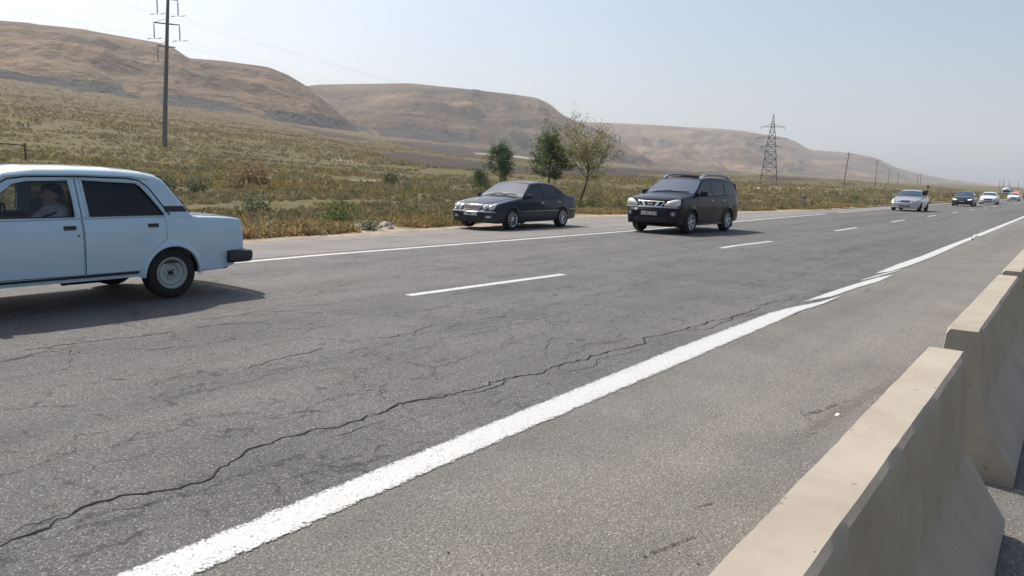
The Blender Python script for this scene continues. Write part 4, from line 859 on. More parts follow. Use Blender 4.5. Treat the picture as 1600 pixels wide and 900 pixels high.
# ---------- smaller modern cars seen far off (fewer parts)
def modern_car(name, kind, pm, label, loc, txt, lights=True, steer=0):
    if kind == 'fastback':
        prof = [(-2.32,.52),(-2.30,.60),(-2.24,.70),(-2.15,.755),(-1.9,.83),(-1.4,.92),(-1.05,.98),(-.95,1.02),(-.30,1.34),(-.2,1.37),(.1,1.41),(.5,1.415),(1.0,1.37),(1.4,1.28),(1.95,1.07),(2.2,1.03),(2.26,.98),(2.30,.62),(2.32,.58)]; hwid = .91
    else:
        prof = [(-2.32,.50),(-2.30,.58),(-2.24,.68),(-2.1,.76),(-1.8,.84),(-1.3,.92),(-1.0,.97),(-.9,1.01),(-.25,1.36),(-.1,1.40),(.2,1.43),(.6,1.42),(1.0,1.36),(1.7,1.07),(2.15,1.03),(2.24,.98),(2.30,.62),(2.32,.58)]; hwid = .905
    c = Car(x0=-2.32, x1=2.32, zroof=1.43, prof=prof, belt=[(-2.32,.46),(-2.2,.66),(-1.9,.78),(-1.2,.87),(-.9,.91),(0,.93),(1.5,.97),(2.15,.95),(2.32,.5)],
        hw=[(-2.32,.78),(-2.1,.86),(-1.5,hwid-.005),(0,hwid),(1.4,hwid),(2.0,.87),(2.32,.80)], rhw=[(-1,.62),(-.3,.60),(.4,.61),(1.2,.58),(2,.6)], sp=[(.2,.93),(.4,.98),(.6,1.0),(.8,.98),(.95,.94),(1.1,.93)],
        sill=[(-2.32,.22),(-2.1,.17),(1.9,.2),(2.32,.3)], rad=[(-2.32,.02),(-2.1,.05),(-1,.05),(.4,.07),(2.2,.05),(2.32,.02)], crown=[(-2.25,0),(-2.0,.035),(-1,.05),(.4,.03),(2.2,.01)], arches=[(-1.40,.325,.365),(1.32,.325,.365)], fl=.014, wf=(-1.6,.30), wr=(1.8,.18))
    r = empty(name, loc, 0, label=label, cat='car'); c.shell().build('body', [pm, M['under']], r); lw = lambda x: c.I('belt', x)+.02
    doors(c, r, [(-.98,.12, pl((-.98,.3),(.12,.26)), 0), (.135,1.08, archdoor(c, 1, .26, .06), .95)], pm, hmat=pm, win=[(-.80,.10,lw,pl((-.80,.99),(-.35,1.24),(-.1,1.31),(.1,1.33))),(.15,1.25,lw,pl((.15,1.335),(.6,1.335),(.95,1.27),(1.25,1.12)))], frame=M['seal'])
    c.upper('windscreen', -.93, -.32, lambda x: c.ytop(x)+.015, .004, M['wind'], r); c.upper('rear_window', 1.12, 1.66, lambda x: c.ytop(x), .004, M['tint'], r)
    hd = c.upper('bonnet', -2.12, -1.02, lambda x: min(.70, c.ytop(x)), .007, pm, r, th=.012)
    gmat = M['seal']
    c.face('grille', [(-.36,.64),(0,.66),(.36,.64),(.44,.56),(.36,.44),(0,.42),(-.36,.44),(-.44,.56)] if kind != 'fastback' else [(-.34,.66),(0,.67),(.34,.66),(.36,.55),(.30,.50),(0,.49),(-.30,.50),(-.36,.55)], .012, gmat, r)
    b = MB(); b.tube([c.P(c.nose(.675)-.012, y, .675) for y in np.linspace(-.5,.5,15)], .008, 6); b.build('chrome_strip', M['chrome'], r)
    c.face('air_intake', rect(-.5,.5,.27,.36,10), .006, M['seal'], r, th=.01)
    for sg in (-1, 1):
        mirror_(r, -.66, sg*.88, 1.0, pm, sg)
        c.face('headlight', [(sg*.46,.645),(sg*.74,.70),(sg*.80,.73),(sg*.82,.66),(sg*.70,.61),(sg*.48,.60)], .018, M['headlit'] if lights else M['lens'], r, th=.03, dome=.012)
        c.face('tail_light', [(sg*.45,.88),(sg*.78,.9),(sg*.8,.78),(sg*.48,.76)], .012, M['redlens'], r, th=.02, rear=True)
        c.face('fog_recess', [(sg*.56,.44),(sg*.74,.46),(sg*.74,.34),(sg*.60,.32)], .008, M['seal'], r, th=.01)
    for x in (-1.40, 1.32):
        for y in (-.80,.80): wheel(r, x, y, .325, .215, 'five', .225)
    plate(r, c, .47, txt, off=.02); return r, c
# ---------- old boxy saloon, nearest car, with an open cabin, driver and see-through glass
def skin(name, J, bones, m, parent, sub=2, root=None, extra=None):
    names = list(J); me = bpy.data.meshes.new(name); me.from_pydata([J[n_][:3] for n_ in names], [(names.index(a), names.index(b)) for a, b in bones], [])
    o_ = bpy.data.objects.new(name, me); COL.objects.link(o_); md = o_.modifiers.new('s', 'SKIN'); md.use_smooth_shade = True
    for i, n_ in enumerate(names):
        v = me.skin_vertices[0].data[i]; r_ = J[n_][3]; v.radius = r_ if isinstance(r_, tuple) else (r_, r_); v.use_root = (n_ == (root or names[0]))
    sb = o_.modifiers.new('u', 'SUBSURF'); sb.levels = sub
    dg = bpy.context.evaluated_depsgraph_get(); em = bpy.data.meshes.new_from_object(o_.evaluated_get(dg)); bpy.data.objects.remove(o_)
    bm = bmesh.new(); bm.from_mesh(em)
    if extra: extra(bm)
    bmesh.ops.recalc_face_normals(bm, faces=bm.faces); bm.to_mesh(em); bm.free(); em.materials.clear(); em.materials.append(m)
    em.polygons.foreach_set('material_index', [0]*len(em.polygons)); em.polygons.foreach_set('use_smooth', [True]*len(em.polygons)); em.name = name
    f = bpy.data.objects.new(name, em); COL.objects.link(f); f.parent = parent; return f
def head_geo(hc, yaw, tilt=0):
    """adds skull, nose, brow, lips, chin and ears to the body mesh; faces -x before turning"""
    R_ = Matrix.Rotation(yaw, 3, 'Z') @ Matrix.Rotation(tilt, 3, 'Y'); hc = Vector(hc)
    def f(bm):
        def blob(c, sc, r=1, sub=3):
            g_ = bmesh.ops.create_icosphere(bm, subdivisions=sub, radius=1)
            for v in g_['verts']:
                p = Vector((v.co.x*sc[0], v.co.y*sc[1], v.co.z*sc[2]))
                if sub == 3 and p.z < 0: p.y *= 1+.35*p.z/sc[2]; p.x = p.x*(1+.12*p.z/sc[2])-.008
                v.co = hc+R_@(p+Vector(c))
        blob((0,0,0), (.098,.076,.118)); blob((-.096,0,-.012), (.022,.013,.026), sub=2); blob((-.082,0,-.088), (.022,.028,.02), sub=2)
        blob((-.088,0,-.055), (.012,.026,.008), sub=2); blob((-.086,.03,.018), (.012,.02,.008), sub=2); blob((-.086,-.03,.018), (.012,.02,.008), sub=2)
        for q in (-1, 1): blob((.008,q*.077,-.008), (.018,.010,.030), sub=2)
    return f, R_
def head_parts(body, hc, R_):
    hc = Vector(hc); b = MB()
    bm = bmesh.new(); bmesh.ops.create_icosphere(bm, subdivisions=4, radius=1)
    for v in bm.verts:
        p = v.co.copy(); n_ = .006*sin(p.x*17+p.y*9)*sin(p.z*13+p.y*11); lim = p.z > .28-.9*max(0, p.x+.25)*1.2 if p.x > -.55 else p.z > .55
        v.co = Vector((p.x*.107+.006, p.y*.085, p.z*.128+.004))*(1+n_*3) if lim else Vector((p.x*.085+.01, p.y*.065, p.z*.1))
    bm.verts.index_update(); b.add([hc+R_@v.co for v in bm.verts], [[v.index for v in f.verts] for f in bm.faces]); bm.free(); b.build('hair', M['hair'], body)
    for q in (-1, 1):
        e = MB(); e.ico(hc+R_@Vector((-.087,q*.031,.004)), .0065, 2); ey = e.build('eye', M['white'], body)
        e = MB(); e.ico(hc+R_@Vector((-.0905,q*.031,.004)), .005, 1); e.build('pupil', M['ink'], ey)
def hand_chain(J, B, nm, wrist, dirv, upv, side, curl=.6):
    """palm plus five fingers appended to the skeleton"""
    w_ = Vector(wrist); d = Vector(dirv).normalized(); u = Vector(upv).normalized(); s_ = d.cross(u)*side
    J[nm+'palm'] = (*(w_+d*.05), (.034,.018)); B.append((nm+'wrist', nm+'palm'))
    for k, (o_, L) in enumerate(((-.030,.060),(-.010,.070),(.010,.066),(.029,.052))):
        a = w_+d*.085+s_*o_; b_ = a+d*L*.45-u*L*curl*.35; c_ = b_+d*L*.15*(1-curl)-u*L*.45
        J[nm+f'k{k}'] = (*a, .010); J[nm+f'm{k}'] = (*b_, .0085); J[nm+f't{k}'] = (*c_, .0075); B += [(nm+'palm', nm+f'k{k}'), (nm+f'k{k}', nm+f'm{k}'), (nm+f'm{k}', nm+f't{k}')]
    a = w_+d*.035+s_*-.036; b_ = a+d*.03-s_*.022-u*.012; J[nm+'th0'] = (*a, .011); J[nm+'th1'] = (*b_, .009); J[nm+'th2'] = (*(b_+d*.024-u*.018), .008); B += [(nm+'palm', nm+'th0'), (nm+'th0', nm+'th1'), (nm+'th1', nm+'th2')]

def old_saloon(loc, rz):
    pm = M['pale_blue']
    c = Car(x0=-1.93, x1=2.19, zroof=1.45, prof=[(-1.93,.62),(-1.92,.70),(-1.90,.80),(-1.86,.835),(-1.6,.87),(-1.0,.955),(-.93,.97),(-.90,.985),(-.46,1.36),(-.38,1.405),(-.1,1.445),(.3,1.456),(.7,1.452),(1.0,1.43),(1.12,1.405),(1.20,1.36),(1.47,.975),(1.50,.945),(1.56,.935),(2.0,.91),(2.12,.895),(2.165,.87),(2.18,.80),(2.19,.74)],
        belt=[(-1.93,.60),(-1.86,.78),(-1.0,.90),(-.9,.925),(0,.935),(1.2,.94),(1.5,.90),(2.1,.862),(2.17,.82),(2.19,.7)],
        hw=[(-1.93,.76),(-1.7,.785),(-1.2,.80),(.3,.805),(1.3,.80),(1.9,.785),(2.12,.77),(2.19,.745)], rhw=[(-1,.60),(-.4,.60),(.3,.615),(1.1,.60),(1.5,.66)],
        sp=[(.25,.955),(.34,.985),(.5,1.0),(.72,1.0),(.83,.99),(.88,.972),(.92,.95),(1,.94)], sill=[(-1.93,.34),(-1.7,.30),(-1.5,.285),(.9,.285),(1.56,.32),(1.62,.29),(1.82,.295),(2.0,.335),(2.12,.44),(2.19,.50)],
        rad=[(-1.93,.02),(-1.86,.03),(-1.0,.045),(-.9,.05),(-.4,.07),(.3,.085),(1.1,.08),(1.2,.06),(1.5,.04),(2.1,.035),(2.19,.02)], crown=[(-1.86,.01),(-1.5,.03),(-.95,.03),(-.4,.03),(.3,.03),(1.1,.03),(1.45,.02),(1.6,.022),(2.1,.015),(2.17,0)],
        arches=[(-1.212,.285,.325),(1.212,.285,.322)], fl=.016, wf=(-1.5,.05), wr=(1.9,.05))
    r = empty('old_saloon_car', loc, rz, label='pale blue boxy old saloon cut off by the left edge, passing in the far lane', cat='car')
    def skip(xm, j, n_):
        jj = j if j < n_//2 else n_-2-j
        if -.90 < xm < 1.48 and 9 <= jj <= 15: return True
        if (-.895 < xm < -.46 or 1.205 < xm < 1.47) and jj >= 19: return True
        return False
    _box = MB.box
    b = MB(); sh = c.shell(skip, extra=[-.90,-.895,-.46,1.205,1.47,1.48]); 
    # lower the underfloor block so that the cabin stays open
    for i, v in enumerate(sh.v):
        if abs(abs(v[1])-.5) < 1e-6 and abs(v[2]-.6) < 1e-6: sh.v[i] = (v[0], v[1], .40)
        if abs(abs(v[1])-.5) < 1e-6 and abs(v[2]-.19) < 1e-6: sh.v[i] = (v[0], v[1], .27)
    body = sh.build('body', [pm, M['under']], r)
    # side frames: belt to gutter with two window openings
    from mathutils.geometry import tessellate_polygon
    wf_ = [(-.74,.962),(.205,.962),(.195,1.325),(-.20,1.315),(-.32,1.285),(-.43,1.20)]; wr_ = [(.345,.962),(1.155,.962),(1.02,1.16),(.93,1.275),(.88,1.305),(.325,1.328)]
    def dens(p, st=.04, closed=True):
        o_ = []
        for (x0, z0), (x1, z1) in zip(p if closed else p[:-1], (p[1:]+p[:1]) if closed else p[1:]):
            k = max(1, int(math.hypot(x1-x0, z1-z0)/st)); o_ += [(x0+(x1-x0)*i/k, z0+(z1-z0)*i/k) for i in range(k)]
        return o_ if closed else o_+[p[-1]]
    xs = list(np.linspace(-.90, 1.48, 60)); low = [(x, c.I('belt', x)-.004) for x in xs]; up = [(x, max(c.top(x)-c.corner(x)+.001, c.I('belt', x)+.0)) for x in xs[::-1]]
    outer = low+up; polys = [outer, dens(wf_)[::-1], dens(wr_)[::-1]]
    tri = tessellate_polygon([[Vector((x, z, 0)) for x, z in p] for p in polys]); fl_ = [q for p in polys for q in p]
    for sg in (-1, 1):
        b = MB(); n_ = len(fl_); V = [c.P(x, sg*(c.yside(x, max(z, c.I('belt', x)+.001))), z) for x, z in fl_]+[c.P(x, sg*(c.yside(x, max(z, c.I('belt', x)+.001))-.035), z) for x, z in fl_]
        F = [tuple(t_) for t_ in tri]+[tuple(i+n_ for i in t_[::-1]) for t_ in tri]; off = 0
        for p in polys:
            k = len(p); F += [(off+i, off+(i+1) % k, off+(i+1) % k+n_, off+i+n_) for i in range(k)]; off += k
        b.add(V, F); b.build('window_frame', pm, r, ang=30)
        # door frame raised mouldings and dark seals
        def run(name, pts, rad, m, o_=.004, par=r, n=6):
            pts = dens(pts, .05, False)
            b_ = MB(); b_.tube([c.P(x, sg*(c.yside(x, z)+o_), z) for x, z in pts], rad, n); return b_.build(name, m, par)
        run('gutter_seal', [(-.84,.97),(-.50,1.25),(-.36,1.335),(-.2,1.358),(.3,1.368),(.80,1.358),(.93,1.335),(1.02,1.26),(1.215,.96)], .008, M['seal'], .003)
        run('rain_gutter', [(-.88,.985),(-.52,1.285),(-.38,1.362),(-.2,1.382),(.3,1.392),(.85,1.382),(1.05,1.355)], .010, pm, .006)
        run('frame_bead', [(-.76,.975),(-.445,1.225),(-.335,1.305),(-.2,1.337),(.19,1.345),(.225,.975)], .011, pm, .004); run('frame_bead', [(.33,.975),(.305,1.347),(.88,1.327),(.96,1.285),(1.05,1.15),(1.165,.975)], .011, pm, .004)
        run('glass_seal', [(-.74,.957),(.205,.957)], .006, M['seal'], .0); run('glass_seal', [(.345,.957),(1.155,.957)], .006, M['seal'], .0); run('glass_seal', [(.197,.97),(.188,1.32),(-.2,1.31),(-.32,1.28),(-.43,1.195),(-.70,.98)], .005, M['seal'], -.004); run('glass_seal', [(.352,.97),(.333,1.322),(.88,1.299),(.93,1.268),(1.02,1.155),(1.145,.97)], .005, M['seal'], -.004)
        run('door_gap', [(.268,.945),(.252,1.35)], .004, M['seal'], .002)
        for nm, pts, gm in (('side_window', wf_, M['clear']), ('side_window', wr_, M['dclear'])):
            b = MB(); q = dens(pts); t3 = tessellate_polygon([[Vector((x, z, 0)) for x, z in q]]); b.add([c.P(x, sg*(c.yside(x, z)-.018), z) for x, z in q], [tuple(t_) for t_ in t3]); b.build(nm, gm, r)
        # door skins with dark shut lines and recessed handles
        for xa, xb, lo, hx in ((-.83,.250, pl((-.83,.50),(-.80,.365),(.25,.355)), .128), (.262,1.150, (lambda x: max(.355, .285+sqrt(max(0,(.372)**2-(x-1.212)**2)) if abs(x-1.212) < .372 else 0)+(0 if x < 1.02 else (x-1.02)*.35)), .998)):
            top_ = lambda x: c.I('belt', x)-.006
            d = c.side('door', xa+.005, xb-.005, lo, top_, .006, pm, r, th=.012, sgn=sg, dx=.025)
            c.side('door_seal', xa-.002, xb+.002, lambda x: lo(min(max(x, xa+.005), xb-.005))-.007, lambda x: top_(x)+.004, .0015, M['seal'], d, th=.004, sgn=sg, dx=.025)
            y = c.yside(hx, .845)+.006; b = MB(); b.box(hx-.062, hx+.062, min(sg*(y-.01), sg*(y+.006)), max(sg*(y-.01), sg*(y+.006)), .822, .868, 0, bev=.005)
            hn = b.build('handle', M['steel'], d); b = MB(); b.box(hx-.052, hx+.052, min(sg*(y+.004), sg*(y+.0075)), max(sg*(y+.004), sg*(y+.0075)), .843, .863); b.build('handle_recess', M['seal'], hn)
            if hx < .5: b = MB(); y2 = c.yside(.205, .765)+.006; b.lathe([(.012, -.004), (.012, .004), (.009, .006), (.001, .006)] if sg > 0 else [(.012, .004), (.012, -.004), (.009, -.006), (.001, -.006)], 14, 'y', (.205, sg*y2, .765)); b.build('lock', M['steel'], d)
        c.side('sill_strip', -.84, .815, lambda x: .322, lambda x: .346, .012, M['blackp'], r, th=.012, sgn=sg, n_=2)
        b = MB(); k = 28; V_ = []
        for j in range(k+1):
            a = -.05+(pi+.1)*j/k
            for q_, o_ in ((.318,-.03),(.318,.010),(.328,.017),(.352,.014),(.375,-.002)):
                x = 1.212+q_*cos(a); z = .285+q_*sin(a); y = c.yside(x, z)+c.flare(x, z)*.8+o_; V_.append(c.P(x, sg*y, z))
        b.add(V_, [(j*5+q, j*5+q+1, (j+1)*5+q+1, (j+1)*5+q) for j in range(k) for q in range(4)]); b.build('arch_lip', pm, r)
        tr = c.side('pillar_vent', 1.165, 1.43, lambda x: .99+max(0,x-1.165)*.0, lambda x: min(1.055, c.top(x)-.035), .004, M['blackp'], r, th=.006, sgn=sg, n_=3, fl=False, dx=.02)
        b = MB(); b.tube([c.P(x, sg*(c.ytop(x)+.01), c.top(x)+.004) for x in (1.16,1.20,1.3,1.4,1.475)], .014, 6); b.build('screen_seal', M['seal'], r)
        # lamps
        c.face('headlight', ell(sg*.60,.70,.085,.08,20), .015, M['lens'], r, dome=.02, th=.03); c.face('headlight', ell(sg*.40,.70,.075,.07,20), .012, M['lens'], r, dome=.02, th=.03)
        c.face('tail_light', [(sg*.40,.80),(sg*.66,.80),(sg*.68,.76),(sg*.68,.62),(sg*.44,.62)], .012, M['redlens'], r, th=.02, rear=True)
        c.face('indicator', [(sg*.58,.80),(sg*.66,.80),(sg*.68,.76),(sg*.68,.62),(sg*.58,.62)], .016, M['orlens'], r, th=.015, rear=True)
        mirror_(r, -.66, sg*.80, 1.0, M['blackp'], sg, .75)
    # glass front and back, drawn in the openings
    for nm, xa, xb, gm in (('windscreen', -.89, -.455, M['clear']), ('rear_window', 1.205, 1.465, M['clear'])): c.upper(nm, xa, xb, lambda x: c.ytop(x)+.018, -.004, gm, r, th=.004)
    lid = c.upper('boot_lid', 1.56, 2.13, lambda x: .60, .006, pm, r, th=.014); c.upper('boot_gap', 1.554, 2.136, lambda x: .606, .0015, M['seal'], lid, th=.004)
    hd = c.upper('bonnet', -1.84, -.98, lambda x: .66, .006, pm, r, th=.014); c.upper('bonnet_gap', -1.846, -.974, lambda x: .666, .0015, M['seal'], hd, th=.004)
    c.face('grille', rect(-.30,.30,.63,.80,10), .03, M['chrome'], r, th=.05)
    for k in range(9): b = MB(); z = .645+.017*k; b.tube([c.P(c.nose(z)-.034, y, z) for y in np.linspace(-.28,.28,5)], .004, 5); b.build('grille_bar', M['seal'], r) if k < 9 else None
    for rear in (0, 1):     # bumpers with rubber end caps
        x0 = 2.175 if rear else -1.92; sx = 1 if rear else -1; b = MB(); sec = [(0,.365),(.07,.365),(.095,.40),(.10,.47),(.085,.505),(0,.515)]; ys = list(np.linspace(-.80,.80,25)); V = []
        path = [(-.62, -.825), (-.25, -.825), (-.08, -.82)] if False else []
        pts = [(x0-sx*.27, -.775), (x0-sx*.10, -.785), (x0, -.765)]+[(x0+sx*.045*(1-(y/.78)**2), y) for y in np.linspace(-.70,.70,15)]+[(x0, .765), (x0-sx*.10, .785), (x0-sx*.27, .775)]
        for i, (x, y) in enumerate(pts):
            a = Vector(pts[max(i-1, 0)]); c_ = Vector(pts[min(i+1, len(pts)-1)]); d = (c_-a).normalized(); nrm = Vector((d.y, -d.x))*(sx)
            for o_, z in sec: V.append((x+nrm.x*(o_-.015), y+nrm.y*(o_-.015), z))
        q = len(sec); F = [(i*q+j, i*q+(j+1) % q, (i+1)*q+(j+1) % q, (i+1)*q+j) for i in range(len(pts)-1) for j in range(q)]; F += [tuple(range(q)), tuple(range((len(pts)-1)*q+q-1, (len(pts)-1)*q-1, -1))]
        b.add(V, F); bp = b.build('bumper', M['blackp'], r, ang=30)
        b = MB(); b.tube([(x0+sx*(.045*(1-(y/.78)**2)+.088), y, .435) for y in np.linspace(-.68,.68,15)], .016, 8); b.build('bumper_chrome', M['chrome'], bp)
    # cabin
    b = MB(); b.box(-.95,1.35,-.70,.70,.405,.43); b.box(-.95,1.45,-.745,-.735,.40,.93); b.box(-.95,1.45,.735,.745,.40,.93); b.box(1.12,1.50,-.70,.70,.90,.925); b.box(1.36,1.40,-.70,.70,.40,.90); b.box(-.98,-.94,-.70,.70,.40,.93); b.build('cabin_trim', M['seat'], r, ang=0)
    b = MB(); b.box(-.97,-.66,-.70,.70,.72,.955,0,bev=.04); b.build('dashboard', M['blackp'], r)
    for y in (-.36,.36):
        st = empty('seat', (0,0,0), 0, r); b = MB(); b.box(-.22,.26,y-.25,y+.25,.43,.60,0,bev=.05); b.build('cushion', M['seat'], st)
        b = MB(); bm = bmesh.new(); bmesh.ops.create_cube(bm, size=1)
        for v in bm.verts: v.co = (v.co.x*.13, v.co.y*.50, v.co.z*.56)
        bmesh.ops.bevel(bm, geom=bm.edges[:], offset=.04, segments=2, affect='EDGES'); bm.verts.index_update(); R_ = Matrix.Rotation(radians(16), 3, 'Y')
        b.add([R_@v.co+Vector((.30, y, .83)) for v in bm.verts], [[v.index for v in f.verts] for f in bm.faces]); bm.free(); b.build('seat_back', M['seat'], st)
        if y > 0: b = MB(); b.box(.36,.46,y-.12,y+.12,1.10,1.26,0,bev=.04); b.build('headrest', M['seat'], st)
    st = empty('seat', (0,0,0), 0, r); b = MB(); b.box(.78,1.22,-.66,.66,.43,.60,0,bev=.05); b.build('cushion', M['seat'], st); b = MB(); b.box(1.20,1.34,-.66,.66,.55,1.08,0,bev=.05); b.build('seat_back', M['seat'], st)
    sw = empty('steering_wheel', (-.40,-.36,.92), 0, r); sw.rotation_euler = (0, radians(-62), 0); b = MB(); b.tube([(.185*cos(a),.185*sin(a),0) for a in np.linspace(0, 2*pi, 41)], .012, 8, cap=False); b.build('rim', M['blackp'], sw)
    b = MB(); b.tube([(-.18,0,0),(0,0,-.03),(.18,0,0)], .012, 6); b.tube([(0,-.18,0),(0,0,-.03),(0,.18,0)], .012, 6); b.tube([(0,0,-.02),(0,0,-.25)], .03, 10); b.build('spoke', M['blackp'], sw)
    for x in (-1.212,1.212):
        for y in (-.685,.685): wheel(r, x, y, .292, .172, 'steel', .178)
    plate(r, c, .42, '90-XA-377', off=.10); plate(r, c, .70, '90-XA-377', rear=True, off=.006)
    b = MB(); b.lathe([(.085,-.5),(.085,.5)], 16, 'x', (1.5,0,.30)); b.lathe([(.10,-.13),(.12,-.05),(.12,.05),(.10,.13)], 16, 'y', (1.212,0,.29)); b.tube([(1.212,-.6,.29),(1.212,.6,.29)], .04, 10); b.build('rear_axle', M['under'], r)
    b = MB(); b.tube([(.6,-.3,.27),(1.2,-.33,.24),(1.9,-.42,.26),(2.12,-.42,.27)], .024, 10); b.lathe([(.02,-.25),(.07,-.22),(.07,.22),(.02,.25)], 14, 'x', (.45,-.28,.255)); b.build('exhaust_pipe', M['under'], r)
    # driver
    dr = empty('person', (loc[0], loc[1], loc[2]), 0, label='driver in a pale shirt at the wheel of the pale blue saloon', cat='person')
    y = -.36; hc = (.155, y, 1.165); J = {}; B = []
    J['hip'] = (.06,y,.66,(.15,.11)); J['waist'] = (.12,y,.80,(.13,.10)); J['chest'] = (.17,y,.93,(.155,.105)); J['neck0'] = (.19,y,1.02,(.075,.07)); J['neck'] = (.178,y,1.07,.052); J['skull'] = (.165,y,1.12,.06)
    B += [('hip','waist'),('waist','chest'),('chest','neck0'),('neck0','neck'),('neck','skull')]
    for s_ in (-1,1):
        n_ = 'l' if s_ < 0 else 'r'; J[n_+'sh'] = (.18,y+s_*.17,.985,.062); J[n_+'el'] = (-.02,y+s_*.26,.80,.045); J[n_+'wrist'] = (-.24,y+s_*.19,.90,.027); B += [('neck0',n_+'sh'),(n_+'sh',n_+'el'),(n_+'el',n_+'wrist')]
        hand_chain(J, B, n_, J[n_+'wrist'][:3], (-.85,-s_*.12,.12), (-.1,0,1), s_, .9)
        J[n_+'hp'] = (.03,y+s_*.09,.65,.095); J[n_+'kn'] = (-.40,y+s_*.12,.72,.065); J[n_+'an'] = (-.66,y+s_*.10,.50,.042); J[n_+'to'] = (-.82,y+s_*.10,.47,.035); B += [('hip',n_+'hp'),(n_+'hp',n_+'kn'),(n_+'kn',n_+'an'),(n_+'an',n_+'to')]
    f, R_ = head_geo(hc, 0); body = skin('body', J, B, M['skin'], dr, root='hip', extra=f); head_parts(body, hc, R_)
    K = {k: (*v[:3], tuple(q*1.14 for q in v[3]) if isinstance(v[3], tuple) else v[3]*1.25) for k, v in J.items() if k in ('hip','waist','chest','neck0','lsh','rsh','lel','rel')}
    skin('shirt', K, [b_ for b_ in B if b_[0] in K and b_[1] in K], M['shirt'], dr, root='hip')
    K = {k: (*v[:3], tuple(q*1.1 for q in v[3]) if isinstance(v[3], tuple) else v[3]*1.18) for k, v in J.items() if k in ('hip','lhp','rhp','lkn','rkn','lan','ran')}
    skin('trousers', K, [b_ for b_ in B if b_[0] in K and b_[1] in K], M['denim'], dr, root='hip')
    b = MB(); b.tube([(.10,y-.23,1.00),(-.0,y-.12,.94),(.02,y+.02,.82),(.02,y+.12,.70)], .012, 6); b.build('seat_belt', M['seal'], r)
    return r

M['pale_blue'] = paint('pale_blue_paint', (.46,.62,.71), 0, .26, .05)
M['black_paint'] = paint('black_paint', (.008,.011,.018), 0, .2, .02, .35)
M['navy_paint'] = paint('dark_graphite_paint', (.022,.031,.042), .0, .2, .02, .5)
M['silver_paint'] = paint('silver_paint', (.50,.52,.55), .5, .3, .08)
M['white_paint'] = paint('white_paint', (.74,.75,.77), 0, .3, .06)
M['rail'] = simple('rail_grey', (.22,.24,.27), .35, .5)
M['lens2'] = simple('headlamp_lens_warm', (.62,.61,.53), .12, .1, coat=1, var=.2, vs=18)
m, t, b = mat('headlamp_on'); b.inputs['Base Color'].default_value = (.8,.8,.78,1); b.inputs['Emission Color'].default_value = (1,.97,.9,1); b.inputs['Emission Strength'].default_value = 1.6; M['headlit'] = m
m, t, b = mat('beacon_red'); b.inputs['Base Color'].default_value = (.7,.05,.04,1); b.inputs['Emission Color'].default_value = (1,.10,.07,1); b.inputs['Emission Strength'].default_value = 1.6; M['beacon'] = m

old_saloon((3.30, 8.97, .012), 0)
exec_saloon('saloon_car', M['navy_paint'], 'ten', M['chrome'], 'dark graphite saloon with twin oval headlights parked on the gravel verge beside the trees', '77-MR-114', (19.50, 14.33, -.068), radians(1.0), bumper_strip='chrome')
suv((22.22, 9.80, .010), radians(-2.0), M['black_paint'], 'black SUV with silver roof rails and oblique headlights driving in the far lane')
sc_, _c = exec_saloon('saloon_car', M['silver_paint'], 'seven', M['dark_rim'], 'silver saloon coming on with a person leaning out of its side window', '10-KT-512', (59.8, 9.35, .010), radians(0), lensmat=M['lens'])
modern_car('saloon_car', 'fastback', M['navy_paint'], 'dark oncoming saloon with lit headlights, right behind the silver saloon', (88.2, 8.95, .010), '99-DF-305')
modern_car('saloon_car', 'saloon', M['white_paint'], 'white oncoming saloon with a broad black grille, half behind the dark one with lit headlights', (109.0, 8.45, .010), '10-JB-284', lights=False)
pc, _c = modern_car('patrol_car', 'saloon', M['white_paint'], 'small far white saloon with a glowing red light bar on its roof', (162.0, 8.9, .010), '10-PA-019', lights=False)
b = MB(); b.box(.15,.45,-.66,-.02,1.45,1.72,0,bev=.03); b.build('light_bar', M['beacon'], pc); b = MB(); b.box(.25,.35,-.5,.5,1.41,1.46); b.build('bar_mount', M['blackp'], pc)
# far dark van behind the patrol car
def far_van(loc, label):
    c = Car(x0=-2.4, x1=2.4, zroof=2.0, prof=[(-2.4,.7),(-2.38,.95),(-2.2,1.08),(-1.6,1.25),(-1.4,1.3),(-.8,1.85),(-.6,1.96),(0,2.0),(2.2,2.0),(2.36,1.9),(2.4,.9)], belt=[(-2.4,.65),(-1.4,1.15),(2.2,1.15),(2.4,.8)], hw=[(-2.4,.85),(-2,.93),(2,.93),(2.4,.88)], rhw=[(-1.4,.75),(0,.8),(2.4,.8)],
            sp=[(.2,.95),(.6,1),(1,.98),(1.2,.95)], sill=[(-2.4,.3),(2.4,.35)], rad=[(-2.4,.03),(0,.08),(2.4,.04)], crown=[(-2.3,0),(0,.03),(2.4,.01)], arches=[(-1.5,.34,.38),(1.5,.34,.38)], fl=.01, wf=(-1.7,.2), wr=(2,.1))
    r = empty('van', loc, 0, label=label, cat='van'); c.shell().build('body', [M['black_paint'], M['under']], r); c.upper('windscreen', -1.36, -.84, lambda x: c.ytop(x), .004, M['wind'], r)
    for sg in (-1,1):
        c.side('side_window', -.9, 2.1, lambda x: 1.22, pl((-.9,1.7),(-.7,1.82),(2.1,1.82)), .004, M['tint'], r, sgn=sg, fl=False); c.face('headlight', rect(sg*.7-.12, sg*.7+.12,.72,.86), .012, M['lens'], r); mirror_(r, -1.1, sg*.95, 1.3, M['blackp'], sg)
    c.face('grille', rect(-.4,.4,.62,.8,8), .012, M['seal'], r)
    for x in (-1.5,1.5):
        for y in (-.84,.84): wheel(r, x, y, .34, .21, 'five', .22)
far_van((222, 9.3, .010), 'far dark van at the right edge, behind the white car with the red light bar')
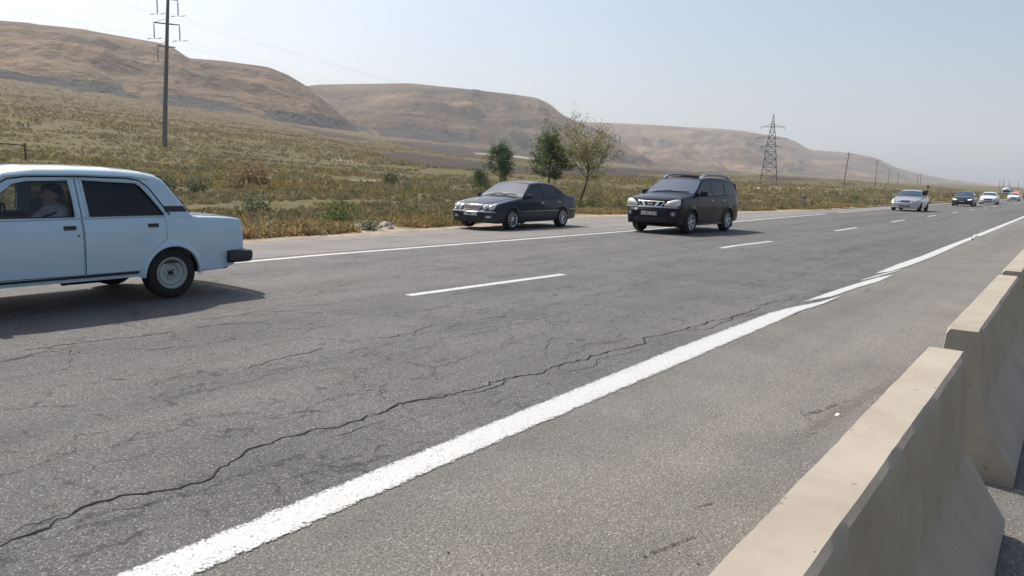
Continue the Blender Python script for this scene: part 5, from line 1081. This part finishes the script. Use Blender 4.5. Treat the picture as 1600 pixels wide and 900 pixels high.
def truck(loc, rz, label):
    r = empty('truck', loc, rz, label=label, cat='truck')
    b = MB(); V = []; sec = [(-3.4,.45),(-3.48,.9),(-3.46,1.5),(-3.30,2.35),(-3.15,2.55),(-1.75,2.55),(-1.7,.5)]
    for y in (-1.22,-1.16,1.16,1.22): s_ = .97 if abs(y) > 1.2 else 1; V += [(-2.6+(x+2.6)*s_, y, 1.5+(z-1.5)*s_) for x, z in sec]
    n_ = 7; b.add(V, [(k*n_+i, k*n_+(i+1) % n_, (k+1)*n_+(i+1) % n_, (k+1)*n_+i) for k in range(3) for i in range(n_)]+[tuple(range(n_)), tuple(range(4*n_-1, 3*n_-1, -1))], 0, False); b.build('cab', M['white_paint'], r)
    b = MB(); b.add([(-3.475,-1.05,1.5),(-3.475,1.05,1.5),(-3.325,1.0,2.28),(-3.325,-1.0,2.28),(-3.44,-1.05,1.5),(-3.44,1.05,1.5),(-3.29,1.0,2.28),(-3.29,-1.0,2.28)], [(0,1,2,3),(7,6,5,4),(0,4,5,1),(1,5,6,2),(2,6,7,3),(3,7,4,0)], 0, False); b.build('windscreen', M['tint'], r)
    b = MB(); b.box(-3.50,-3.46,-.8,.8,.8,1.25,0,bev=.01); b.build('grille', M['blackp'], r); b = MB(); b.box(-3.55,-3.35,-1.2,1.2,.38,.72,0,bev=.04); b.build('bumper', M['steel'], r)
    b = MB(); b.box(-1.6,4.2,-1.25,1.25,1.1,3.0,0,bev=.03); b.build('cargo_box', M['rail'], r); b = MB(); b.ico((-2.5,0,2.6),.9,3,0,(.9,1.15,.55)); b.build('roof_deflector', M['white_paint'], r)
    b = MB(); b.box(-3.2,4.1,-.45,.45,.6,1.1); b.build('chassis', M['under'], r)
    for sg in (-1,1):
        b = MB(); b.box(-3.5,-3.40,sg*1.0-.15,sg*1.0+.15,.78,.98,0,bev=.02); b.build('headlight', M['lens'], r); b = MB(); b.tube([(-3.3,sg*1.2,2.1),(-3.5,sg*1.42,2.1)], .02, 6); b.box(-3.55,-3.45,sg*1.45-.10,sg*1.45+.10,1.6,2.1,0,bev=.02); b.build('wing_mirror', M['blackp'], r)
        b = MB(); b.box(-3.0,-2.2,sg*1.215-.01,sg*1.215+.01,1.55,2.2,0,bev=.008); b.build('side_window', M['tint'], r)
    for x in (-2.7,2.2,3.3):
        for y in (-1.05,1.05): wheel(r, x, y, .5, .28, 'steel', .28)
tz = float(field_z(300.0, 18.6)); truck((300, 18.6, tz), 0, 'far white truck with a pale roof deflector coming on at the horizon')

# person sitting out of the silver saloon's window
pr = empty('person', (59.8, 9.35, .010), 0, label='person in a dark jacket sitting out of the side window of the silver saloon', cat='person')
J = {}; B = []; y0 = -.73; hc = (.66,-.86,1.67)
J['hip'] = (.66,y0,1.00,(.14,.11)); J['waist'] = (.66,y0-.04,1.14,(.13,.10)); J['chest'] = (.65,y0-.08,1.32,(.16,.11)); J['neck0'] = (.65,y0-.09,1.45,(.08,.07)); J['neck'] = (.65,y0-.10,1.52,.055); J['skull'] = (.655,-.86,1.60,.06)
B += [('hip','waist'),('waist','chest'),('chest','neck0'),('neck0','neck'),('neck','skull')]
for s_, el, wr in ((-1,(.44,y0-.12,1.24),(.50,y0+.10,1.42)), (1,(.90,y0-.14,1.24),(.84,y0+.12,1.42))):
    n_ = 'l' if s_ < 0 else 'r'; J[n_+'sh'] = (.65+s_*.17,y0-.08,1.41,.062); J[n_+'el'] = (*el,.045); J[n_+'wrist'] = (*wr,.028); B += [('neck0',n_+'sh'),(n_+'sh',n_+'el'),(n_+'el',n_+'wrist')]
    hand_chain(J, B, n_, wr, (-s_*.2,.9,-.02), (0,.1,1), s_, .5)
    J[n_+'hp'] = (.66+s_*.09,y0+.06,.98,.095); J[n_+'kn'] = (.66+s_*.11,y0+.42,.86,.068); J[n_+'an'] = (.66+s_*.11,y0+.50,.48,.045); J[n_+'to'] = (.60+s_*.11,y0+.62,.44,.035); B += [('hip',n_+'hp'),(n_+'hp',n_+'kn'),(n_+'kn',n_+'an'),(n_+'an',n_+'to')]
f, R_ = head_geo(hc, radians(-60), radians(-12)); body = skin('body', J, B, M['skin'], pr, root='hip', extra=f); head_parts(body, hc, R_)
K = {k: (*v[:3], tuple(q*1.14 for q in v[3]) if isinstance(v[3], tuple) else v[3]*1.28) for k, v in J.items() if k in ('hip','waist','chest','neck0','lsh','rsh','lel','rel','lwrist','rwrist')}
skin('jacket', K, [b_ for b_ in B if b_[0] in K and b_[1] in K], M['darkcloth'], pr, root='hip')
K = {k: (*v[:3], tuple(q*1.1 for q in v[3]) if isinstance(v[3], tuple) else v[3]*1.18) for k, v in J.items() if k in ('hip','lhp','rhp','lkn','rkn','lan','ran')}
skin('trousers', K, [b_ for b_ in B if b_[0] in K and b_[1] in K], M['denim'], pr, root='hip')
# ------------------------------------------------------------------ scrub and dry grass on the steppe (uncountable ground cover)
def tuft_cloud(name, pts, size, tones, label, blades=26, kind='stuff', flat=.7):
    """pts (n,3); size (n,); tones (n,3) -> one mesh of small leaf and blade faces"""
    n_ = len(pts); k = blades
    a = rng.uniform(0, 2*pi, (n_, k)); rad = rng.uniform(0, 1, (n_, k))**.6; h = rng.uniform(0, 1, (n_, k))
    dome = np.sqrt(np.clip(1-rad**2, 0, 1)); s = size[:, None]
    cx = pts[:, 0, None]+np.cos(a)*rad*s*.62; cy = pts[:, 1, None]+np.sin(a)*rad*s*.62; cz = pts[:, 2, None]+(dome*h*.8+.05)*s*flat
    ba = rng.uniform(0, 2*pi, (n_, k)); w_ = s*rng.uniform(.05, .13, (n_, k)); hh = s*rng.uniform(.16, .42, (n_, k)); ln = rng.uniform(-.5, .5, (n_, k, 2))
    dx, dy = np.cos(ba)*w_, np.sin(ba)*w_
    P0 = np.stack([cx-dx, cy-dy, cz-hh*.3], -1); P1 = np.stack([cx+dx, cy+dy, cz-hh*.3], -1)
    P2 = np.stack([cx+dx*.5+ln[..., 0]*hh, cy+dy*.5+ln[..., 1]*hh, cz+hh*.6], -1); P3 = np.stack([cx-dx*.5+ln[..., 0]*hh, cy-dy*.5+ln[..., 1]*hh, cz+hh*.6], -1)
    V = np.stack([P0, P1, P2, P3], 2).reshape(-1, 3); F = np.arange(n_*k*4).reshape(-1, 4)
    tn = tones[:, None, :]*rng.uniform(.75, 1.25, (n_, k, 1)); T = np.repeat(tn.reshape(-1, 1, 3), 4, 1).reshape(-1, 3)
    o_ = np_mesh(name, V, F, M['leaf'], smooth=False, attrs={'tone': np.clip(T, 0, 1)})
    return tag(o_, label, 'scrub' if label else None, kind=kind)
def scatter(n_, rlo, rhi, alo, ahi, p=1.0):
    az = np.radians(rng.uniform(alo, ahi, n_)); r = rlo*(rhi/rlo)**(rng.uniform(0, 1, n_)**p); return r*np.cos(az), r*np.sin(az)
def place(X_, Y_): return np.stack([X_, Y_, field_z(X_, Y_)], -1)
SAGE = np.array([(.185,.168,.09),(.225,.192,.10),(.26,.218,.115),(.15,.145,.075),(.30,.245,.135)]); OL = np.array([(.25,.21,.075),(.30,.24,.09),(.20,.18,.062)]); ORG = np.array([(.40,.28,.12),(.44,.34,.17),(.34,.22,.09),(.36,.29,.14)]); DRY = np.array([(.32,.23,.11),(.26,.18,.085),(.20,.14,.07)])
def pick(A_, n_): return A_[rng.integers(0, len(A_), n_)]
def field(n_, rlo, rhi, s0, s1, seed, blades=22, p=1.0, cut=.43):
    X_, Y_ = scatter(n_, rlo, rhi, 3.0, 84, p); d = fbm(X_/6+seed, Y_/3, 3); dd = fbm(X_/28+seed, Y_/12, 3)
    ed = grass_edge(X_)+1.3+(fbm(X_/3.1, Y_/1.2, 3)-.47)*2; px, py = survey(place(X_, Y_)); bare = inpoly(px, py, [(536,350),(600,349),(640,358),(560,366)]) | (clay_mask(place(X_, Y_), FCLAY) > 0)
    keep = (Y_ > ed) & (d > cut) & ~bare; X_, Y_, d, dd = X_[keep], Y_[keep], d[keep], dd[keep]; m_ = len(X_)
    near = Y_-grass_edge(X_) ; t_ = pick(SAGE, m_); q = rng.random(m_)+(dd-.47)*2.2; t_[q > .62] = pick(OL, (q > .62).sum()); t_[q > .95] = pick(DRY, (q > .95).sum()); hi = np.clip((np.hypot(X_, Y_)-110)/250, 0, .75)*(X_ < Y_*1.6); bq = rng.random(m_) < hi; t_[bq] = pick(DRY, bq.sum())*.8
    return place(X_, Y_), rng.uniform(s0, s1, m_)*np.clip(.55+d, .6, 1.4), t_
for i, (n_, a_, b_, s0, s1, bl, p) in enumerate(((17000, 15, 48, .13, .32, 20, 1.0), (20000, 42, 130, .22, .55, 14, 1.0), (22000, 120, 520, .45, 1.2, 6, 1.0), (30000, 200, 640, .6, 1.4, 5, .8))):
    P_, s_, t_ = field(n_, a_, b_, s0, s1, 3.3*i+1, bl, p, (.36,.38,.42,.40)[i]); tuft_cloud('steppe_scrub', P_, s_, t_, 'grey green sage scrub covering the steppe beyond the road', bl)
# orange dry grass fringe along the verge
X_ = np.concatenate([rng.uniform(-6, 70, 11000), rng.uniform(-4, 30, 7000)]); e = grass_edge(X_); Y_ = e+.95+rng.gamma(1.5, .7, len(X_)); k = (fbm(X_/2.6, Y_*0+3, 3) > .40); px, py = survey(place(X_, Y_)); k &= ~inpoly(px, py, [(536,346),(600,345),(640,358),(560,368)]); X_, Y_ = X_[k], Y_[k]
tt = pick(ORG, len(X_)); g_ = fbm(X_/3+9, Y_*0, 3) > .48; tt[g_] = pick(OL, g_.sum())*1.1; g2 = rng.random(len(X_)) < .35; tt[g2] = pick(DRY, g2.sum())
tuft_cloud('dry_grass', place(X_, Y_), rng.uniform(.10, .28, len(X_)), tt, 'orange dry grass fringing the gravel verge', 14, flat=.9)
# single shrubs one can point to
def shrub(x, y, size, tone, label, group=None, n_=420, name='shrub'):
    r_ = empty(name, (x, y, float(field_z(x, y))), label=label, cat='shrub', group=group); k = n_; a = rng.uniform(0, 2*pi, k); u = rng.uniform(0, 1, k)**.45; el = rng.uniform(.02, 1, k)
    lob = 1+.28*np.sin(a*3+x)+.15*np.sin(a*5+y); c = np.stack([np.cos(a)*np.sqrt(1-el**2*.9)*u*size*.65*lob, np.sin(a)*np.sqrt(1-el**2*.9)*u*size*.65*lob, el*u*size*.75*(1+.2*np.sin(a*4+x))], -1)
    d = rng.normal(0, 1, (k, 3)); d /= np.linalg.norm(d, axis=1)[:, None]; e_ = rng.normal(0, 1, (k, 3)); e_ = np.cross(d, e_); e_ /= np.linalg.norm(e_, axis=1)[:, None]; L = rng.uniform(.05, .11, k)[:, None]*size
    V = np.stack([c-d*L, c+e_*L*.4, c+d*L, c-e_*L*.4], 1).reshape(-1, 3); T = np.repeat((np.array(tone)*1.6*rng.uniform(.7, 1.3, (k, 1)))[:, None], 4, 1).reshape(-1, 3)
    np_mesh('foliage', V, np.arange(k*4).reshape(-1, 4), M['leaf'], r_, False, attrs={'tone': np.clip(T, 0, 1)})
    b = MB()
    for i in range(9): q = random.uniform(0, 2*pi); l = size*random.uniform(.35, .6); b.tube([(0,0,-.05), (cos(q)*l*.3, sin(q)*l*.3, l*.5), (cos(q)*l*.7, sin(q)*l*.7, l)], [.012,.008,.004], 5)
    b.build('stem', M['bark'], r_); return r_
def at_px(x, y, fallback=30):        # walk out along a surveyed bearing until it meets the terrain
    v = MB_ @ np.array([x-800, -(y-450), -FPX]); h = np.hypot(v[0], v[1])
    for r in np.concatenate([np.arange(14, 200, .5), np.arange(200, 1200, 4)]):
        X0, Y0 = v[0]/h*r, v[1]/h*r; z = CAMH+v[2]/h*r
        if z <= float(field_z(X0, Y0)): return X0, Y0
    return v[0]/h*fallback, v[1]/h*fallback
for (x, y, s_, tn, lb) in ((528,350,.95,(.10,.12,.04),'fresh green shrub at the grass edge left of the bare stony patch'), (255,300,1.1,(.075,.085,.05),'dark olive shrub just above the boot of the pale blue saloon'), (307,300,1.0,(.08,.09,.055),'grey green shrub behind the boot of the pale blue saloon'),
        (400,336,.9,(.085,.095,.055),'grey green shrub above the bumper of the pale blue saloon'), (612,291,1.6,(.085,.09,.045),'wide dark shrub in the field left of the graphite saloon'), (574,360,.5,(.10,.11,.06),'low tuft on the bare stony patch'), (395,290,2.0,(.17,.12,.065),'wide brownish shrub in mid field right of the utility pole'),
        (752,340,.6,(.10,.11,.05),'small shrub at the nose of the graphite saloon'), (1338,316,1.3,(.10,.115,.05),'bright green shrub at the verge left of the silver saloon'), (925,323,.75,(.085,.10,.04),'leafy shrub at the foot of the sparse tree'), (905,325,.55,(.09,.105,.04),'small sucker shrub against the trunk of the sparse tree')):
    X0, Y0 = at_px(x, y); shrub(X0, Y0, s_, tn, lb)
# ------------------------------------------------------------------ trees beyond the parked saloon
def tree(x, y, base_z, H, fork, rad_c, nleaf, tones, label, leafL, seed, droop=0, sparse=0, lean=0, vase=0, nb=13, skew=0):
    rs = random.Random(seed); r_ = empty('tree', (x, y, base_z), label=label, cat='tree', group='young trees beside the verge'); b = MB(); tips = []
    R0 = .017*H
    def grow(p, d, L, rad, g):
        pts = [p]; q = p.copy(); dd = d.copy(); n_ = 5
        for i in range(n_):
            dd = (dd+Vector((rs.gauss(0, .16), rs.gauss(0, .16), rs.gauss(0, .10)+.10-droop*.22*(i/n_)))).normalized(); q = q+dd*L/n_; pts.append(q.copy())
            if g >= 2 or i >= 2: tips.append((q.copy(), g))
        b.tube(pts, [max(.004, rad*(1-.65*i/n_)) for i in range(n_+1)], 6, cap=False)
        if g < 3:
            for k in range(6 if g == 1 else 3):
                pt = pts[rs.choice((1, 2, 3, 4, 5))]; u = dd.orthogonal().normalized(); v_ = dd.cross(u); a = rs.uniform(0, 2*pi)
                grow(pt.copy(), (dd+(u*cos(a)+v_*sin(a))*rs.uniform(.6, 1.1)).normalized(), L*rs.uniform(.40, .62), rad*.5, g+1)
    trunk = MB(); tp = [Vector((0,0,-.15))]; q = Vector((0,0,0)); dd = Vector((lean, .03, 1)).normalized(); HL = fork+(H-fork)*(.30 if vase else .72); nt_ = 12
    for i in range(nt_): dd = (dd+Vector((rs.gauss(0, .07), rs.gauss(0, .07), .08))).normalized(); q = q+dd*HL/nt_; tp.append(q.copy())
    trunk.tube(tp, [R0*1.45]+[R0*(1.1-.8*(i/nt_)**1.3) for i in range(nt_)], 10); trunk.build('trunk', M['bark'], r_)
    for k in range(nb):
        u = k/(nb-1); h = fork+(HL-fork)*(u**.8); i = min(nt_-1, int(h/HL*nt_)); p = tp[i+1].copy(); a = k*2.4+rs.uniform(-.4, .4)
        if vase: el = rs.uniform(.25, 1.25); Lr = rad_c*rs.uniform(.75, 1.15)*(1+.35*sin(el))
        else: el = -.05+1.15*u+rs.uniform(-.15, .2); Lr = rad_c*(sin(pi*(.22+.62*u))**.6)*rs.uniform(.62, 1.18)
        d = Vector((cos(a)*cos(el)+skew*.35, sin(a)*cos(el), sin(el))); grow(p, d.normalized(), Lr, R0*.42*(1-.4*u), 1)
    b.build('limbs', M['bark'], r_, merge=False)
    sel = [t_ for t_ in tips if rs.random() > sparse]; V = []; T = []; cl = {}
    for i in range(nleaf):
        t_ = rs.choice(sel); c = t_[0]; tone0 = cl.setdefault(id(t_), rs.choice(tones)); s_ = .15 if t_[1] > 1 else .10; p = c+Vector((rs.gauss(0, s_), rs.gauss(0, s_), rs.gauss(0, s_)-droop*.07))
        d = Vector((rs.gauss(0, 1), rs.gauss(0, 1), rs.gauss(-.3*(1+droop*2), .6))).normalized(); e_ = d.orthogonal().normalized(); e_ = Matrix.Rotation(rs.uniform(0, pi), 3, d) @ e_; L = leafL*rs.uniform(.6, 1.3); W_ = L*rs.uniform(.28, .45)
        V += [p-d*L*.5, p+e_*W_*.5, p+d*L*.5, p-e_*W_*.5]; f_ = rs.uniform(.7, 1.35); T += [tuple(q_*f_ for q_ in tone0)]*4
    np_mesh('crown', np.array([tuple(v) for v in V]), np.arange(len(V)).reshape(-1, 4), M['leaf'], r_, False, attrs={'tone': np.clip(np.array(T), 0, 1)}); return r_
DG = [(.075,.12,.045),(.10,.155,.055),(.055,.09,.04),(.13,.18,.08)]; YG = [(.20,.21,.07),(.26,.25,.09),(.14,.16,.055),(.30,.27,.12)]
def tz_(x, y): return float(field_z(x, y))
for (x, y, H, fk, sp, nl, tn, lb, lf, sd, kw) in (
    (36.1, 22.2, 3.95, 1.4, 1.75, 4200, YG, 'tallest tree, sparse and yellowing, between the graphite saloon and the SUV', .14, 5, dict(sparse=.55, lean=-.03, droop=.45, vase=1, nb=15, skew=.3)),
    (43.7, 29.4, 3.6, 1.25, 1.55, 7500, DG, 'dense dark green tree behind the rear of the graphite saloon', .19, 11, dict(sparse=.35, nb=17)),
    (46.7, 36.0, 3.05, .9, 1.3, 4200, DG, 'slender green tree rising above the windscreen of the graphite saloon', .19, 21, dict(sparse=.4, nb=12)),
    (37.3, 30.3, 1.45, .35, .7, 2200, DG, 'lowest bushy sapling above the bonnet of the graphite saloon', .12, 31, dict(sparse=.35, nb=9))): tree(x, y, tz_(x, y), H, fk, sp, nl, tn, lb, lf, sd, **kw)
# ------------------------------------------------------------------ power lines
def bearing(x, y, r):
    v = MB_ @ np.array([x-800, -(y-450), -FPX]); h = np.hypot(v[0], v[1]); return Vector((v[0]/h*r, v[1]/h*r, CAMH+v[2]/h*r))
# concrete pole: base and top fixed by two bearings at one distance
bp = bearing(257, 240, 115); bp.z = float(field_z(bp.x, bp.y)); tp = bearing(263, -26, 116.5)
pr_ = empty('utility_pole', bp, label='tall concrete utility pole with three crossarms standing in the left field', cat='utility pole'); ax_ = (tp-bp); L = ax_.length; b = MB()
b.tube([Vector((0,0,-.8)), ax_*.25, ax_*.5, ax_*.75, ax_], [.34,.30,.26,.22,.18], 14); b.build('pole', M['pole_conc'], pr_)
view = Vector((bp.x, bp.y, 0)).normalized(); side_ = Vector((view.y, -view.x, 0)); dln = Vector((.89,.36,.0)).normalized()
HANG = []
for (yy, lft, rgt, ins) in ((-2, 18, 16, ((246,),(275,))), (38, 22, 20, ((240,),(281,))), (75, 15, 14, ((245,),))):
    f_ = (240-yy)/266; c = ax_*f_*.995; b = MB(); sL = lft*115/1170*.80; sR = rgt*115/1170*.80
    b.tube([c-side_*sL, c, c+side_*sR], [.07,.10,.07], 6); b.tube([c-side_*sL*.9+Vector((0,0,.05)), c+Vector((0,0,.7))], .03, 5); ar = b.build('crossarm', M['steel'], pr_)
    for s_, l_ in ((-1, sL), (1, sR)):
        if yy == 75 and s_ == 1: HANG.append((c+side_*l_, None)); continue
        e_ = c+side_*s_*l_*.96; b = MB(); b.tube([e_, e_-Vector((0,0,.25))], .03, 6)
        for k in range(12): b.lathe([(.03,.05),(.13,.02),(.13,0),(.03,-.02)], 10, 'z', e_-Vector((0,0,.35+.14*k)))
        b.tube([e_-Vector((0,0,.25)), e_-Vector((0,0,2.1))], .05, 6)
        b.build('insulator', M['insul'], ar, merge=False); HANG.append((c+side_*s_*l_*.96-Vector((0,0,2.1)), s_)); b = MB()
        for q_ in (-1, 1): b.tube([HANG[-1][0]+Vector((-.35,.9,0))*q_*.6, HANG[-1][0]+Vector((-.35,.9,-.02))*q_*1.2], .05, 5)
        b.tube([HANG[-1][0]+Vector((-.35,.9,0))*-.7, HANG[-1][0]+Vector((-.35,.9,0))*.7], .015, 4); b.build('damper', M['steel'], ar)
nxt = bearing(1205, 185, 342)
for i, (h_, s_) in enumerate([q for q in HANG if q[1] is not None]):
    a = bp+h_
    for dirn, far in (('r', bearing(1195+i*5, 205+8*(i % 3), 342)), ('l', a+Vector((-150, -20, 8))+Vector((0, 0, 6)))):
        b = MB(); sag = 7 if dirn == 'r' else 4; pts = [a.lerp(far, u)-Vector((0,0,sag*4*u*(1-u))) for u in np.linspace(0, 1, 30)]; b.tube(pts, .0075, 4, cap=False)
        tag(b.build('power_cable', M['wire']), ['upper left', 'upper right', 'middle left', 'middle right', 'lower left'][i]+' insulator cable running from the concrete pole '+('towards the lattice tower' if dirn == 'r' else 'out over the left field'), 'cable')
# lattice tower
lt = bearing(1201, 279, 340); lt.z = float(field_z(lt.x, lt.y)); r_ = empty('lattice_tower', lt, label='steel lattice power tower with three pairs of arms, right of centre', cat='power tower')
fw = Vector((lt.x, lt.y, 0)).normalized(); sdv = Vector((fw.y, -fw.x, 0)); tilt = Vector((0,0,1)); px_m = 340*1170/(1170**2)*1.02
m1 = 340/1170/1.06       # metres per surveyed pixel at the tower
HT = 106*m1*.995; up_ = (Vector((0,0,1))).normalized()
def tp_(u, s1, s2): w0 = (1-u)**1.0*11*m1+1.5*m1; w0 = w0 if u < .62 else (1-(u-.62)/.38)*(11*m1*.38+1.5*m1)+.02; return up_*HT*u+sdv*s1*w0+fw*s2*w0
lv = [0,.12,.24,.36,.47,.57,.66,.75,.83,.91,1.0]; b = MB()
for s1 in (-1,1):
    for s2 in (-1,1): b.tube([tp_(u, s1, s2) for u in lv], [.17]*4+[.13]*7, 4)
b.build('tower_legs', M['steel'], r_)
b = MB()
for i in range(len(lv)-2):
    for (a1, a2, c1, c2) in ((-1,-1,1,-1),(1,-1,1,1),(1,1,-1,1),(-1,1,-1,-1)):
        b.tube([tp_(lv[i], a1, a2), tp_(lv[i+1], c1, c2)], .075, 4); b.tube([tp_(lv[i], c1, c2), tp_(lv[i+1], a1, a2)], .075, 4)
        if i: b.tube([tp_(lv[i], a1, a2), tp_(lv[i], c1, c2)], .07, 4)
b.build('lattice_bracing', M['steel'], r_)
for yy, wd_ in ((192,17),(209,22),(222,15)):
    u = (279-yy)/106; c = up_*HT*u; W_ = wd_*m1
    for s_ in (-1,1):
        b = MB(); b.tube([c+fw*.5, c+sdv*s_*W_], .10, 4); b.tube([c-fw*.5, c+sdv*s_*W_], .10, 4); b.tube([c+up_*HT*.04, c+sdv*s_*W_], .08, 4); b.tube([c+sdv*s_*W_*.5, c+sdv*s_*W_*.5+up_*HT*.02], .05, 4); ar = b.build('tower_arm', M['steel'], r_)
        b = MB(); b.tube([c+sdv*s_*W_, c+sdv*s_*W_-up_*1.1], [.09,.09], 6); b.build('insulator', M['insul'], ar)
# leaning timber poles marching into the distance
for i, (x0, y0, x1, y1, r) in enumerate(((1318,286,1327,237,250),(1368,281,1371,250,390),(1388,283,1389.5,263,560),(1403,285,1404,268,700),(1434,287,1434.5,272,800),(1438.5,287,1439,270,800),(1562,296,1562.5,281,900),(1567.5,296,1568,280,900),(1577,296,1577,283,980),(1591,298,1591.5,284,900))):
    a = bearing(x0, y0, r); a.z = min(a.z, max(float(field_z(a.x, a.y)), a.z-4)); t_ = bearing(x1, y1, r); d = t_-a; rr_ = max(.13, r*.00026)
    r_ = empty('timber_pole', a, label=['first and nearest leaning timber pole right of the lattice tower','second leaning timber pole right of the lattice tower','third timber pole, thin, right of the lattice tower','fourth faint timber pole right of the lattice tower','left pole of a far pair above the silver saloon','right pole of a far pair above the silver saloon','faint pole just left above the truck','faint pole straight above the truck','faint pole right of the truck','farthest right faint pole at the horizon'][i], cat='utility pole', group='poles of the far line')
    b = MB(); b.tube([Vector((0,0,-.5)), d*.5, d], [rr_*1.15, rr_, rr_*.85], 7); b.build('pole', M['wood'], r_)
    if i > 1: continue
    b = MB(); c = d*.93; s_ = Vector((a.y, -a.x, 0)).normalized(); b.tube([c-s_*(1.0 if i < 2 else 1.6), c+s_*(1.0 if i < 2 else 1.6)], rr_*.45, 5); b.build('crossarm', M['wood'], r_)
# old wire-fence corner post at the far left and the pale marker post
fp = bearing(41, 262, 62); z0 = float(field_z(fp.x, fp.y)); tpz = bearing(41, 242, 62).z; r_ = empty('fence_post', (fp.x, fp.y, z0), label='thin rusty fence post with a rail, above the roof of the pale blue saloon', cat='post')
h_ = max(1.2, tpz-z0); b = MB(); b.box(-.05,.05,-.05,.05,-.2,h_); b.build('post', M['wood'], r_); b = MB(); b.tube([(0,0,h_*.86), (-1.6,2.4,h_*.98), (-3.2,4.8,h_*1.08)], .04, 5); b.build('rail', M['wood'], r_)
mp_ = bearing(1255, 322, 58); z0 = float(field_z(mp_.x, mp_.y)); r_ = empty('marker_post', (mp_.x, mp_.y, z0), label='short pale roadside marker post in the grass left of the silver saloon', cat='post'); b = MB(); b.box(-.12,.12,-.09,.09,-.1,1.0,0,bev=.03); b.build('post', M['stone'], r_)
b = MB(); b.box(-.13,.13,-.10,.10,.72,.84); b.build('band', M['pole_conc'], r_)
# stones on the bare patch and along the verge
def stone(x, y, s_, label, grp): 
    b = MB(); bm = bmesh.new(); bmesh.ops.create_icosphere(bm, subdivisions=2, radius=1)
    for v in bm.verts: q = 1+.25*sin(v.co.x*5+x*9)*cos(v.co.y*4+y*7)+.1*sin(v.co.z*9); v.co = Vector((v.co.x*s_*q*1.3, v.co.y*s_*q, v.co.z*s_*.6*q))
    bm.verts.index_update(); b.add([v.co for v in bm.verts], [[v.index for v in f.verts] for f in bm.faces]); bm.free(); o_ = b.build('stone', M['stone']); o_.location = (x, y, float(field_z(x, y))+s_*.25); return tag(o_, label, 'stone', grp)
for k in range(16):
    X0, Y0 = at_px(random.uniform(545, 625), random.uniform(351, 361)); stone(X0, Y0, random.uniform(.05, .15), 'pale stone lying on the bare patch at the grass edge left of the graphite saloon', 'stones on the bare patch')
